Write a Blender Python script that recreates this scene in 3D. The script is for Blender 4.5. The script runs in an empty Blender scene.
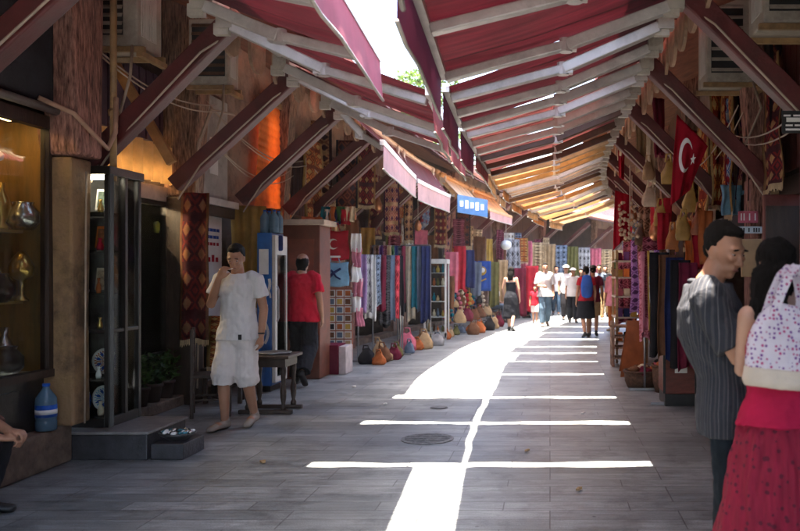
import bpy, bmesh, math, random
from mathutils import Vector, Matrix, noise
random.seed(7)
R = random.random
SC = bpy.context.scene
COL = SC.collection
EYE = 1.53
def P(px, py, Y):
    return ((px-550)*Y/800, Y, EYE-(py-272)*Y/800)
def off(y):
    return 0.0085*max(0.0, y-12)**2
def lerp(a, b, t): return a+(b-a)*t

# ---------------------------------------------------------------- materials
MATS = {}
def _n(nt, t, x=0, y=0):
    n = nt.nodes.new(t); n.location = (x, y); return n
def mat(name, col, rough=.65, var=.25, scale=6, bump=.15, bscale=60, metal=0, col2=None, trans=0, spec=.4, stretch=None, tcol=None, dirt=0):
    if name in MATS: return MATS[name]
    m = bpy.data.materials.new(name); m.use_nodes = True
    nt = m.node_tree; b = nt.nodes['Principled BSDF']; L = nt.links.new
    tc = _n(nt, 'ShaderNodeTexCoord'); src = tc.outputs['Object']
    if stretch:
        mp = _n(nt, 'ShaderNodeMapping'); mp.inputs['Scale'].default_value = stretch
        L(src, mp.inputs['Vector']); src = mp.outputs['Vector']
    nz = _n(nt, 'ShaderNodeTexNoise'); nz.inputs['Scale'].default_value = scale
    nz.inputs['Detail'].default_value = 6; nz.inputs['Roughness'].default_value = .62
    L(src, nz.inputs['Vector'])
    rp = _n(nt, 'ShaderNodeValToRGB')
    c1 = [max(0, c*(1-var)) for c in col]; c2 = [min(1, c*(1+var)) for c in (col2 or col)]
    rp.color_ramp.elements[0].position = .32; rp.color_ramp.elements[1].position = .68
    rp.color_ramp.elements[0].color = (*c1, 1); rp.color_ramp.elements[1].color = (*c2, 1)
    L(nz.outputs['Fac'], rp.inputs['Fac'])
    out = rp.outputs['Color']
    if dirt:
        n2 = _n(nt, 'ShaderNodeTexNoise'); n2.inputs['Scale'].default_value = scale*.35; n2.inputs['Detail'].default_value = 8
        n2.inputs['Roughness'].default_value = .75
        L(src, n2.inputs['Vector'])
        r2 = _n(nt, 'ShaderNodeMapRange'); r2.inputs[1].default_value = .48; r2.inputs[2].default_value = .66
        r2.inputs[3].default_value = 0; r2.inputs[4].default_value = dirt
        L(n2.outputs['Fac'], r2.inputs[0])
        mx = _n(nt, 'ShaderNodeMixRGB'); mx.inputs['Color2'].default_value = (.05, .035, .025, 1)
        L(r2.outputs[0], mx.inputs['Fac']); L(out, mx.inputs['Color1']); out = mx.outputs['Color']
    L(out, b.inputs['Base Color'])
    b.inputs['Roughness'].default_value = rough; b.inputs['Metallic'].default_value = metal
    b.inputs['Specular IOR Level'].default_value = spec
    if bump:
        nb = _n(nt, 'ShaderNodeTexNoise'); nb.inputs['Scale'].default_value = bscale; nb.inputs['Detail'].default_value = 4
        L(src, nb.inputs['Vector'])
        bp = _n(nt, 'ShaderNodeBump'); bp.inputs['Strength'].default_value = bump; bp.inputs['Distance'].default_value = .02
        L(nb.outputs['Fac'], bp.inputs['Height']); L(bp.outputs['Normal'], b.inputs['Normal'])
    if trans:
        t = _n(nt, 'ShaderNodeBsdfTranslucent')
        if tcol: t.inputs['Color'].default_value = (*tcol, 1)
        else: L(out, t.inputs['Color'])
        ms = _n(nt, 'ShaderNodeMixShader'); ms.inputs[0].default_value = trans
        o = nt.nodes['Material Output']
        L(b.outputs[0], ms.inputs[1]); L(t.outputs[0], ms.inputs[2]); L(ms.outputs[0], o.inputs['Surface'])
    MATS[name] = m
    return m
def glass(name='glass', tint=(.93, .96, .95), refl=.12):
    if name in MATS: return MATS[name]
    m = bpy.data.materials.new(name); m.use_nodes = True
    nt = m.node_tree; nt.nodes.clear(); L = nt.links.new
    o = _n(nt, 'ShaderNodeOutputMaterial'); t = _n(nt, 'ShaderNodeBsdfTransparent'); g = _n(nt, 'ShaderNodeBsdfGlossy')
    t.inputs['Color'].default_value = (*tint, 1); g.inputs['Roughness'].default_value = .04
    lw = _n(nt, 'ShaderNodeLayerWeight'); lw.inputs['Blend'].default_value = refl
    ms = _n(nt, 'ShaderNodeMixShader')
    L(lw.outputs['Fresnel'], ms.inputs[0]); L(t.outputs[0], ms.inputs[1]); L(g.outputs[0], ms.inputs[2]); L(ms.outputs[0], o.inputs[0])
    MATS[name] = m; return m
def emit(name, col, s):
    if name in MATS: return MATS[name]
    m = bpy.data.materials.new(name); m.use_nodes = True
    b = m.node_tree.nodes['Principled BSDF']; b.inputs['Base Color'].default_value = (*col, 1)
    b.inputs['Emission Color'].default_value = (*col, 1); b.inputs['Emission Strength'].default_value = s
    MATS[name] = m; return m
def math_(nt, op, a, b=None):
    n = _n(nt, 'ShaderNodeMath'); n.operation = op
    for i, v in enumerate((a, b)):
        if v is None: continue
        if isinstance(v, (int, float)): n.inputs[i].default_value = v
        else: nt.links.new(v, n.inputs[i])
    return n.outputs[0]
def rugmat(name, base, c2, c3, nu=3, nv=7, trans=.15, border=True, noise_amt=.25):
    """woven pattern on UVs: stepped diamonds, bands, border"""
    if name in MATS: return MATS[name]
    m = bpy.data.materials.new(name); m.use_nodes = True
    nt = m.node_tree; b = nt.nodes['Principled BSDF']; L = nt.links.new
    uv = _n(nt, 'ShaderNodeUVMap'); sp = _n(nt, 'ShaderNodeSeparateXYZ'); L(uv.outputs[0], sp.inputs[0])
    u, v = sp.outputs[0], sp.outputs[1]
    q = lambda x, k: math_(nt, 'DIVIDE', math_(nt, 'FLOOR', math_(nt, 'MULTIPLY', x, k)), k)
    uq, vq = q(u, 48), q(v, 120)
    tri = lambda x, k: math_(nt, 'ABSOLUTE', math_(nt, 'SUBTRACT', math_(nt, 'FRACT', math_(nt, 'MULTIPLY', x, k)), .5))
    d = math_(nt, 'ADD', tri(uq, nu), tri(vq, nv))
    f1 = math_(nt, 'LESS_THAN', math_(nt, 'FRACT', math_(nt, 'MULTIPLY', d, 3)), .45)
    f2 = math_(nt, 'LESS_THAN', d, .28)
    bd = math_(nt, 'GREATER_THAN', math_(nt, 'ABSOLUTE', math_(nt, 'SUBTRACT', u, .5)), .41)
    bv = math_(nt, 'LESS_THAN', tri(v, nv*.5), .09)
    mx = lambda f, a, c: _mix(nt, f, a, c)
    c = mx(f1, (*base, 1), (*c2, 1)); c = mx(f2, c, (*c3, 1)); c = mx(bv, c, (*c2, 1))
    if border: c = mx(bd, c, (*[x*.6 for x in c3], 1))
    nz = _n(nt, 'ShaderNodeTexNoise'); nz.inputs['Scale'].default_value = 9; nz.inputs['Detail'].default_value = 6
    tc = _n(nt, 'ShaderNodeTexCoord'); L(tc.outputs['Object'], nz.inputs['Vector'])
    hv = _n(nt, 'ShaderNodeMapRange'); hv.inputs[1].default_value = .3; hv.inputs[2].default_value = .7
    hv.inputs[3].default_value = 1-noise_amt*1.6; hv.inputs[4].default_value = 1+noise_amt
    L(nz.outputs['Fac'], hv.inputs[0])
    ml = _n(nt, 'ShaderNodeMixRGB'); ml.blend_type = 'MULTIPLY'; ml.inputs[0].default_value = 1
    L(c, ml.inputs[1]); L(hv.outputs[0], ml.inputs[2])
    L(ml.outputs[0], b.inputs['Base Color']); b.inputs['Roughness'].default_value = .92; b.inputs['Specular IOR Level'].default_value = .15
    if trans:
        t = _n(nt, 'ShaderNodeBsdfTranslucent'); L(ml.outputs[0], t.inputs['Color'])
        ms = _n(nt, 'ShaderNodeMixShader'); ms.inputs[0].default_value = trans
        L(b.outputs[0], ms.inputs[1]); L(t.outputs[0], ms.inputs[2]); L(ms.outputs[0], nt.nodes['Material Output'].inputs[0])
    MATS[name] = m; return m
def _mix(nt, f, a, c):
    n = _n(nt, 'ShaderNodeMixRGB'); nt.links.new(f, n.inputs[0])
    for i, v in ((1, a), (2, c)):
        if isinstance(v, tuple): n.inputs[i].default_value = v
        else: nt.links.new(v, n.inputs[i])
    return n.outputs[0]

# ---------------------------------------------------------------- mesh builder
class MB:
    def __init__(s): s.v = []; s.f = []; s.uv = {}; s.m = []; s.cur = 0
    def add(s, vs, fs, uvs=None):
        o = len(s.v); s.v += [tuple(p) for p in vs]
        for i, f in enumerate(fs):
            if uvs: s.uv[len(s.f)] = [uvs[j] for j in f]
            s.f.append(tuple(o+j for j in f)); s.m.append(s.cur)
        return s
    def box(s, x0, x1, y0, y1, z0, z1):
        v = [(x, y, z) for z in (z0, z1) for y in (y0, y1) for x in (x0, x1)]
        return s.add(v, [(0, 2, 3, 1), (4, 5, 7, 6), (0, 1, 5, 4), (2, 6, 7, 3), (0, 4, 6, 2), (1, 3, 7, 5)])
    def cbox(s, c, sx, sy, sz, rz=0, M=None):
        v = [Vector((x*sx/2, y*sy/2, z*sz/2)) for z in (-1, 1) for y in (-1, 1) for x in (-1, 1)]
        rot = M or Matrix.Rotation(rz, 3, 'Z')
        v = [rot @ p + Vector(c) for p in v]
        return s.add(v, [(0, 2, 3, 1), (4, 5, 7, 6), (0, 1, 5, 4), (2, 6, 7, 3), (0, 4, 6, 2), (1, 3, 7, 5)])
    def beam(s, a, b, w, h, up=(0, 0, 1), n=1, sag=0):
        a, b = Vector(a), Vector(b); d = (b-a).normalized(); r = d.cross(Vector(up))
        if r.length < 1e-4: r = Vector((1, 0, 0))
        r.normalize(); u = r.cross(d)
        vs = []; fs = []
        for i in range(n+1):
            t = i/n; p = a.lerp(b, t)-Vector((0, 0, sag*4*t*(1-t)))
            vs += [p+r*x*w/2+u*y*h/2 for x, y in ((-1, -1), (1, -1), (1, 1), (-1, 1))]
            if i: 
                k = 4*(i-1)
                fs += [(k+j, k+(j+1) % 4, k+4+(j+1) % 4, k+4+j) for j in range(4)]
        fs += [(3, 2, 1, 0), tuple(4*n+j for j in range(4))]
        return s.add(vs, fs)
    def tube(s, pts, r, seg=8, cap=True):
        pts = [Vector(p) for p in pts]; rr = r if isinstance(r, (list, tuple)) else [r]*len(pts)
        vs = []; fs = []; prev = None
        for i, p in enumerate(pts):
            d = (pts[min(i+1, len(pts)-1)]-pts[max(i-1, 0)]).normalized()
            if prev is None:
                a = Vector((0, 0, 1)) if abs(d.z) < .9 else Vector((1, 0, 0)); prev = d.cross(a).normalized()
            prev = (prev-d*prev.dot(d)).normalized(); q = d.cross(prev)
            vs += [p+(prev*math.cos(2*math.pi*j/seg)+q*math.sin(2*math.pi*j/seg))*rr[i] for j in range(seg)]
            if i:
                k = seg*(i-1); fs += [(k+j, k+(j+1) % seg, k+seg+(j+1) % seg, k+seg+j) for j in range(seg)]
        if cap: fs += [tuple(reversed(range(seg))), tuple(seg*(len(pts)-1)+j for j in range(seg))]
        return s.add(vs, fs)
    def lathe(s, c, prof, seg=14, sq=1.0):
        vs = []; fs = []
        for i, (r, z) in enumerate(prof):
            vs += [(c[0]+r*math.cos(2*math.pi*j/seg), c[1]+r*sq*math.sin(2*math.pi*j/seg), c[2]+z) for j in range(seg)]
            if i:
                k = seg*(i-1); fs += [(k+j, k+(j+1) % seg, k+seg+(j+1) % seg, k+seg+j) for j in range(seg)]
        fs += [tuple(reversed(range(seg))), tuple(seg*(len(prof)-1)+j for j in range(seg))]
        return s.add(vs, fs)
    def ball(s, c, rx, ry=None, rz=None, nu=10, nv=7, jit=0):
        ry = ry or rx; rz = rz or rx; prof = []
        vs = []; fs = []
        for i in range(nv+1):
            t = math.pi*i/nv
            for j in range(nu):
                a = 2*math.pi*j/nu; k = 1+jit*(R()-.5)
                vs.append((c[0]+rx*k*math.sin(t)*math.cos(a), c[1]+ry*k*math.sin(t)*math.sin(a), c[2]-rz*k*math.cos(t)))
            if i:
                k = nu*(i-1); fs += [(k+j, k+(j+1) % nu, k+nu+(j+1) % nu, k+nu+j) for j in range(nu)]
        return s.add(vs, fs)
    def grid(s, fn, nu, nv):
        vs = [fn(i/nu, j/nv) for j in range(nv+1) for i in range(nu+1)]
        uv = [(i/nu, j/nv) for j in range(nv+1) for i in range(nu+1)]
        w = nu+1
        fs = [(j*w+i, j*w+i+1, (j+1)*w+i+1, (j+1)*w+i) for j in range(nv) for i in range(nu)]
        return s.add(vs, fs, uv)
    def quad(s, a, b, c, d): return s.add([a, b, c, d], [(0, 1, 2, 3)], [(0, 0), (1, 0), (1, 1), (0, 1)])
    def prism(s, poly, a, ax):
        """poly: list of 3-D points, extruded by vector ax"""
        n = len(poly); v = [Vector(p) for p in poly]; v += [p+Vector(ax) for p in v]
        return s.add(v, [tuple(reversed(range(n))), tuple(range(n, 2*n))]+[(i, (i+1) % n, n+(i+1) % n, n+i) for i in range(n)])
    def build(s, name, m, parent=None, smooth=False, bend=False, solid=0, bevel=0):
        me = bpy.data.meshes.new(name)
        o_ = Vector(parent['o']) if parent is not None and 'o' in parent else Vector((0, 0, 0))
        vs = [(x+(off(y) if bend else 0)-o_.x, y-o_.y, z-o_.z) for x, y, z in s.v]
        me.from_pydata(vs, [], s.f)
        if s.uv:
            ul = me.uv_layers.new(name='UVMap')
            for p in me.polygons:
                if p.index in s.uv:
                    for k, li in enumerate(p.loop_indices): ul.data[li].uv = s.uv[p.index][k]
        ms = m if isinstance(m, (list, tuple)) else [m]
        for q in ms: me.materials.append(q)
        for p, k in zip(me.polygons, s.m): p.material_index = min(k, len(ms)-1)
        if len(ms) and not s.uv:
            bm = bmesh.new(); bm.from_mesh(me); bmesh.ops.recalc_face_normals(bm, faces=bm.faces); bm.to_mesh(me); bm.free()
        me.update()
        if smooth: me.shade_smooth()
        o = bpy.data.objects.new(name, me); COL.objects.link(o)
        if parent is not None:
            o.parent = parent
            r = parent
            if 'o' in parent: o['o'] = parent['o']
        if bevel:
            md = o.modifiers.new('bevel', 'BEVEL'); md.width = bevel; md.segments = 2; md.limit_method = 'ANGLE'
        if solid:
            md = o.modifiers.new('solid', 'SOLIDIFY'); md.thickness = solid; md.offset = 0
        return o
def thing(name, label, cat, loc=(0, 0, 0), group=None, kind=None):
    o = bpy.data.objects.new(name, None); COL.objects.link(o); o.location = loc; o['o'] = tuple(loc)
    o.empty_display_size = .1
    tag(o, label, cat, group, kind); return o
def tag(o, label=None, cat=None, group=None, kind=None):
    if label: o['label'] = label
    if cat: o['category'] = cat
    if group: o['group'] = group
    if kind: o['kind'] = kind
    return o
def sub(o, child):
    """make child a sub-part of o; both meshes keep their places (o sits at its root's origin)"""
    return child
ORD = ['nearest', 'second', 'third', 'fourth', 'fifth', 'sixth', 'seventh', 'eighth', 'ninth', 'tenth', 'eleventh', 'twelfth', 'thirteenth', 'fourteenth', 'fifteenth', 'sixteenth']
# ---------------------------------------------------------------- palette
WOODRED = mat('red_brown_timber', (.10, .026, .02), .55, .35, 5, .25, 40, col2=(.13, .04, .03), stretch=(3, 3, .6))
BRACE = mat('painted_brace', (.10, .017, .016), .5, .3, 4, .15, 40, dirt=.4)
DARKWOOD = mat('dark_wood', (.035, .02, .014), .5, .4, 5, .2, 40, stretch=(4, 4, .7))
BLACKWOOD = mat('black_lacquer', (.014, .012, .011), .35, .4, 6, .1, 40)
TANSTONE = mat('tan_stone', (.50, .31, .14), .85, .4, 5, .5, 30, col2=(.22, .13, .07), dirt=.8)
ROUGHWOOD = mat('rough_old_wood', (.09, .04, .025), .85, .5, 8, .3, 26, col2=(.36, .22, .15), stretch=(7, 7, .9), dirt=.75)
REDWOOD = mat('weathered_red_wood', (.13, .04, .027), .8, .45, 8, .3, 22, col2=(.40, .20, .15), stretch=(7, 7, 1.0), dirt=.75)
PLINTH = mat('plinth_stone', (.17, .12, .085), .8, .45, 6, .6, 24, dirt=.7)
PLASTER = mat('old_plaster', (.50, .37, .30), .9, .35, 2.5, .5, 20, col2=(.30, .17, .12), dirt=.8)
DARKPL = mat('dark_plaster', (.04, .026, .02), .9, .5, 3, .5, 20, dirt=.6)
BRONZE = mat('brown_panel', (.12, .06, .035), .6, .4, 4, .2, 30, stretch=(3, 3, .5))
WHITEMET = mat('white_enamel', (.62, .59, .54), .4, .08, 4, .05, 30, dirt=.35)
OLDWHITE = mat('old_white_casing', (.45, .40, .33), .5, .2, 4, .1, 30, dirt=.55)
ALU = mat('grey_aluminium', (.58, .54, .50), .42, .12, 7, .08, 60, metal=.25, dirt=.3)
ALUDARK = mat('bronze_bar', (.10, .05, .03), .45, .3, 7, .08, 60)
ALUTAN = mat('tan_bar', (.45, .27, .12), .5, .25, 7, .08, 60)
BLACK = mat('black_rubber', (.016, .016, .017), .55, .3, 8, .1, 60)
STEEL = mat('dull_steel', (.35, .35, .36), .3, .2, 8, .05, 60, metal=.9)
PIPEY = mat('painted_pipe', (.36, .22, .10), .5, .3, 6, .1, 40, dirt=.5)
CABLE = mat('pale_cable', (.42, .33, .25), .5, .2, 6, 0)
GLASS = glass()
GOLD = mat('golden_panel', (.40, .25, .06), .45, .45, 3, .15, 30, col2=(.28, .14, .03), stretch=(5, 5, .8))
YELLOW = mat('mustard_cloth', (.42, .25, .045), .85, .3, 4, .2, 60, trans=.35)
CREAMC = mat('cream_pleats', (.75, .52, .25), .8, .2, 4, .15, 60, trans=.4)
ORANGE = mat('orange_cloth', (.80, .20, .03), .8, .15, 5, .15, 50, col2=(.85, .27, .05), trans=.2)
PAPER = mat('white_paper', (.78, .76, .72), .7, .08, 6, 0)

# ---------------------------------------------------------------- ground
def ground_mat():
    m = bpy.data.materials.new('street_paving'); m.use_nodes = True
    nt = m.node_tree; b = nt.nodes['Principled BSDF']; L = nt.links.new
    tc = _n(nt, 'ShaderNodeTexCoord')
    br = _n(nt, 'ShaderNodeTexBrick'); br.inputs['Scale'].default_value = 1
    br.inputs['Brick Width'].default_value = .82; br.inputs['Row Height'].default_value = .19; br.offset_frequency = 3
    br.inputs['Mortar Size'].default_value = .0045; br.inputs['Mortar Smooth'].default_value = .3; br.inputs['Bias'].default_value = 0
    br.offset = .37
    br.inputs['Color1'].default_value = (.165, .175, .175, 1); br.inputs['Color2'].default_value = (.25, .26, .258, 1)
    br.inputs['Mortar'].default_value = (.09, .09, .088, 1)
    L(tc.outputs['Object'], br.inputs['Vector'])
    mp = _n(nt, 'ShaderNodeMapping'); mp.inputs['Scale'].default_value = (1.3, 9, 1); L(tc.outputs['Object'], mp.inputs[0])
    n1 = _n(nt, 'ShaderNodeTexNoise'); n1.inputs['Scale'].default_value = 2.2; n1.inputs['Detail'].default_value = 8; n1.inputs['Roughness'].default_value = .7
    L(mp.outputs[0], n1.inputs['Vector'])
    n2 = _n(nt, 'ShaderNodeTexNoise'); n2.inputs['Scale'].default_value = .9; n2.inputs['Detail'].default_value = 7; L(tc.outputs['Object'], n2.inputs['Vector'])
    n3 = _n(nt, 'ShaderNodeTexNoise'); n3.inputs['Scale'].default_value = 120; n3.inputs['Detail'].default_value = 2; L(tc.outputs['Object'], n3.inputs['Vector'])
    def mul(c, f, lo, hi, a=.3, z=.7):
        mr = _n(nt, 'ShaderNodeMapRange'); mr.inputs[1].default_value = a; mr.inputs[2].default_value = z
        mr.inputs[3].default_value = lo; mr.inputs[4].default_value = hi; L(f, mr.inputs[0])
        x = _n(nt, 'ShaderNodeMixRGB'); x.blend_type = 'MULTIPLY'; x.inputs[0].default_value = 1
        L(c, x.inputs[1]); L(mr.outputs[0], x.inputs[2]); return x.outputs[0]
    c = mul(br.outputs['Color'], n1.outputs['Fac'], .42, 1.6); c = mul(c, n2.outputs['Fac'], .7, 1.25); c = mul(c, n3.outputs['Fac'], .7, 1.3)
    n4 = _n(nt, 'ShaderNodeTexNoise'); n4.inputs['Scale'].default_value = 2.6; n4.inputs['Detail'].default_value = 10; n4.inputs['Roughness'].default_value = .75; L(tc.outputs['Object'], n4.inputs['Vector'])
    c = mul(c, n4.outputs['Fac'], .55, 1.0, .36, .50)
    vo = _n(nt, 'ShaderNodeTexVoronoi'); vo.inputs['Scale'].default_value = 3.1; L(tc.outputs['Object'], vo.inputs['Vector'])
    c = mul(c, vo.outputs['Distance'], .35, 1.0, .03, .05)
    L(c, b.inputs['Base Color'])
    mr = _n(nt, 'ShaderNodeMapRange'); mr.inputs[1].default_value = .3; mr.inputs[2].default_value = .7; mr.inputs[3].default_value = .30; mr.inputs[4].default_value = .58
    L(n1.outputs['Fac'], mr.inputs[0]); L(mr.outputs[0], b.inputs['Roughness'])
    b.inputs['Specular IOR Level'].default_value = .5
    ad = math_(nt, 'ADD', math_(nt, 'MULTIPLY', n1.outputs['Fac'], .6), math_(nt, 'MULTIPLY', br.outputs['Fac'], -.5))
    bp = _n(nt, 'ShaderNodeBump'); bp.inputs['Strength'].default_value = .6; bp.inputs['Distance'].default_value = .014
    L(ad, bp.inputs['Height']); L(bp.outputs[0], b.inputs['Normal'])
    return m
g = MB(); g.grid(lambda u, v: (-70+140*u, -30+160*v, 0), 14, 16)
tag(g.build('ground', ground_mat()), kind='structure')
# manhole covers
def manhole(c, rx, label):
    t = thing('manhole_cover', label, 'manhole cover', (c[0], c[1], .004), 'iron covers set into the paving')
    fr = MB(); fr.lathe((c[0], c[1], .002), [(rx, 0), (rx, .005), (rx*.9, .006), (rx*.9, .003)], 28).build('rim', mat('cast_iron', (.13, .128, .125), .5, .6, 14, .5, 60), t)
    m = MB(); m.lathe((c[0], c[1], .002), [(rx*.88, 0), (rx*.88, .005), (rx*.5, .0055)], 28)
    for k in range(-3, 4):
        w = math.sqrt(max(0, .72-(k/4.2)**2))*rx
        m.box(c[0]-w, c[0]+w, c[1]+k*rx*.22-.012*1, c[1]+k*rx*.22+.012, .0076, .0125)
    m.build('lid', MATS['cast_iron'], t)
manhole((-1.12, 7.32), .24, 'worn round iron manhole cover in the shaded paving left of the sunlit strip')
manhole((-1.25, 9.0), .10, 'small round iron drain cover just before the large sunlit patch')

# ---------------------------------------------------------------- shop fronts
ROOFU = mat('maroon_boarded_soffit', (.065, .016, .014), .7, .35, 3, .3, 18)
TILE = mat('roof_tiles', (.22, .09, .05), .85, .3, 5, .5, 20)
def roof_part(t, side, y0, y1):
    """boarded eaves from beyond the rail up to the wall, and a roof slope behind"""
    xr = -2.18 if side < 0 else .54  # edge carried past the rail, unseen above the awnings, to trim sun stripes
    xw = -4.1 if side < 0 else 2.3
    m = MB()
    n = max(1, int((y1-y0)/.14))
    for i in range(n):
        a, b = lerp(y0, y1, i/n), lerp(y0, y1, (i+.86)/n)
        dz = .012*(R()-.5)
        m.prism([(xr, a, 3.74+dz), (xr, b, 3.74+dz), (xw+side*.0, b, 4.75+dz), (xw, a, 4.75+dz)], 0, (0, 0, .03))
    m.build('soffit', ROOFU, t, bend=True)
    m = MB()
    k = max(1, int((y1-y0)/2))
    for i in range(k):
        a, b = lerp(y0, y1, i/k), lerp(y0, y1, (i+1)/k)
        m.prism([(xr, a, 3.79), (xr, b, 3.79), (xw+side*4.5, b, 6.3), (xw+side*4.5, a, 6.3)], 0, (0, 0, .08))
    m.build('roof', TILE, t, bend=True)
def brace_part(t, side, y, yt=None, w=.15, d=.17):
    yt = y if yt is None else yt
    xr, xw = (-2.66, -3.98) if side < 0 else (.97, 2.2)
    zb = 2.45
    m = MB(); m.beam((xr, yt, 3.66), (xw, y, zb), d, w, up=(0, 1, 0)); o = m.build('brace', BRACE, t, bend=True, bevel=.012)
    b = MB(); s = side
    b.tube([(xr+s*.05, yt-.03, 3.52), (xr+s*.25, yt-.09, 3.36), (xw-s*.3, y-.09, zb+.2), (xw-s*.05, y-.05, zb-.15)], .009, 6); b.build('cable', CABLE, t, bend=True)
    return o
TRIM = mat('tan_scallop_board', (.40, .25, .16), .8, .3, 6, .3, 30, dirt=.5)
def scallops(t, side, y0, y1):
    xr = -2.9 if side < 0 else 1.18; n = int((y1-y0)/.52)
    for i in range(n):
        m = MB(); yc = y0+(i+.5)*(y1-y0)/n; r = .2
        poly = [(xr, yc-r, 3.86), (xr, yc+r, 3.86)]+[(xr, yc+r*math.cos(a*math.pi/10), 3.66-r*.9*math.sin(a*math.pi/10)) for a in range(11)]
        m.prism(poly, 0, (-side*.03, 0, 0)); m.build('scalloped_board', TRIM, t, bend=True)
def shop(side, y0, y1, label, wall, pil, rec=1.1, braces=(), pilz=4.6, open_=(.1, .9), zop=2.35, upper=None, fx=None, group='old timber shop fronts lining the bazaar'):
    x = fx if fx is not None else (-4.2 if side < 0 else 2.25)
    s = side
    t = thing('shop', label, 'shop front', (x+off((y0+y1)/2), (y0+y1)/2, 0), group)
    ny = max(1, int((y1-y0)/1.2))
    def wbox(m, xa, xb, a, b, z0, z1, n=ny):
        xa, xb = min(xa, xb), max(xa, xb)
        for i in range(n): m.box(xa, xb, lerp(a, b, i/n), lerp(a, b, (i+1)/n), z0, z1)
    ya, yb = lerp(y0, y1, open_[0]), lerp(y0, y1, open_[1])
    m = MB(); wbox(m, x, x+s*.25, y0, y1, zop, 5.0)
    wbox(m, x, x+s*.25, y0, ya, 0, zop-.002, 1); wbox(m, x, x+s*.25, yb, y1, 0, zop-.002, 1)
    m.build('wall', wall, t, bend=True)
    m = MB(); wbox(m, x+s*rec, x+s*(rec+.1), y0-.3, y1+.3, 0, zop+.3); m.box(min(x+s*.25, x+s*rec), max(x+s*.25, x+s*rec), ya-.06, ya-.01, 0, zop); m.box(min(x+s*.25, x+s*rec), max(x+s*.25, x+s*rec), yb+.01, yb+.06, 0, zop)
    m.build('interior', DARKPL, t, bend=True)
    for yy in (y0+.16, ) if pil else ():
        q = MB(); q.box(min(x-s*.14, x+s*.02), max(x-s*.14, x+s*.02), yy-.14, yy+.14, 0, 2.5)
        q.prism([(x-s*.14, yy-.14, 2.5), (x-s*.14, yy+.14, 2.5), (x+s*.0, yy+.14, 2.5), (x, yy-.14, 2.5)], 0, (0, 0, .01))
        q.add([(x-s*.12, yy-.12, 2.51), (x-s*.12, yy+.12, 2.51), (x+s*.02, yy+.12, 2.51), (x+s*.02, yy-.12, 2.51),
               (x-s*.28, yy-.17, pilz), (x-s*.28, yy+.17, pilz), (x+s*.02, yy+.17, pilz), (x+s*.02, yy-.17, pilz)],
              [(0, 1, 5, 4), (1, 2, 6, 5), (2, 3, 7, 6), (3, 0, 4, 7), (4, 5, 6, 7), (0, 3, 2, 1)])
        q.build('pilaster', pil, t, bend=True, bevel=.015)
    q = MB(); wbox(q, x-s*.05, x-s*.003, ya, yb, zop-.12, zop+.06); q.build('lintel', DARKWOOD, t, bend=True)
    q = MB(); wbox(q, x-s*.06, x+s*.2, y0+.32, y1, .003, .11); q.build('doorstep', PLINTH, t, bend=True)
    if upper:
        q = MB(); n = int((y1-y0-.6)/.17)
        for i in range(n):
            a = y0+.4+i*.17; q.box(min(x-s*.03, x-s*.002), max(x-s*.03, x-s*.002), a, a+.155, zop+.12, 3.7+.2*R()*0)
        q.build('upper_boards', upper, t, bend=True)
    for b in braces: brace_part(t, side, b)
    if y0 < 26: scallops(t, side, y0, y1)
    roof_part(t, side, y0, y1)
    return t
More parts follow.
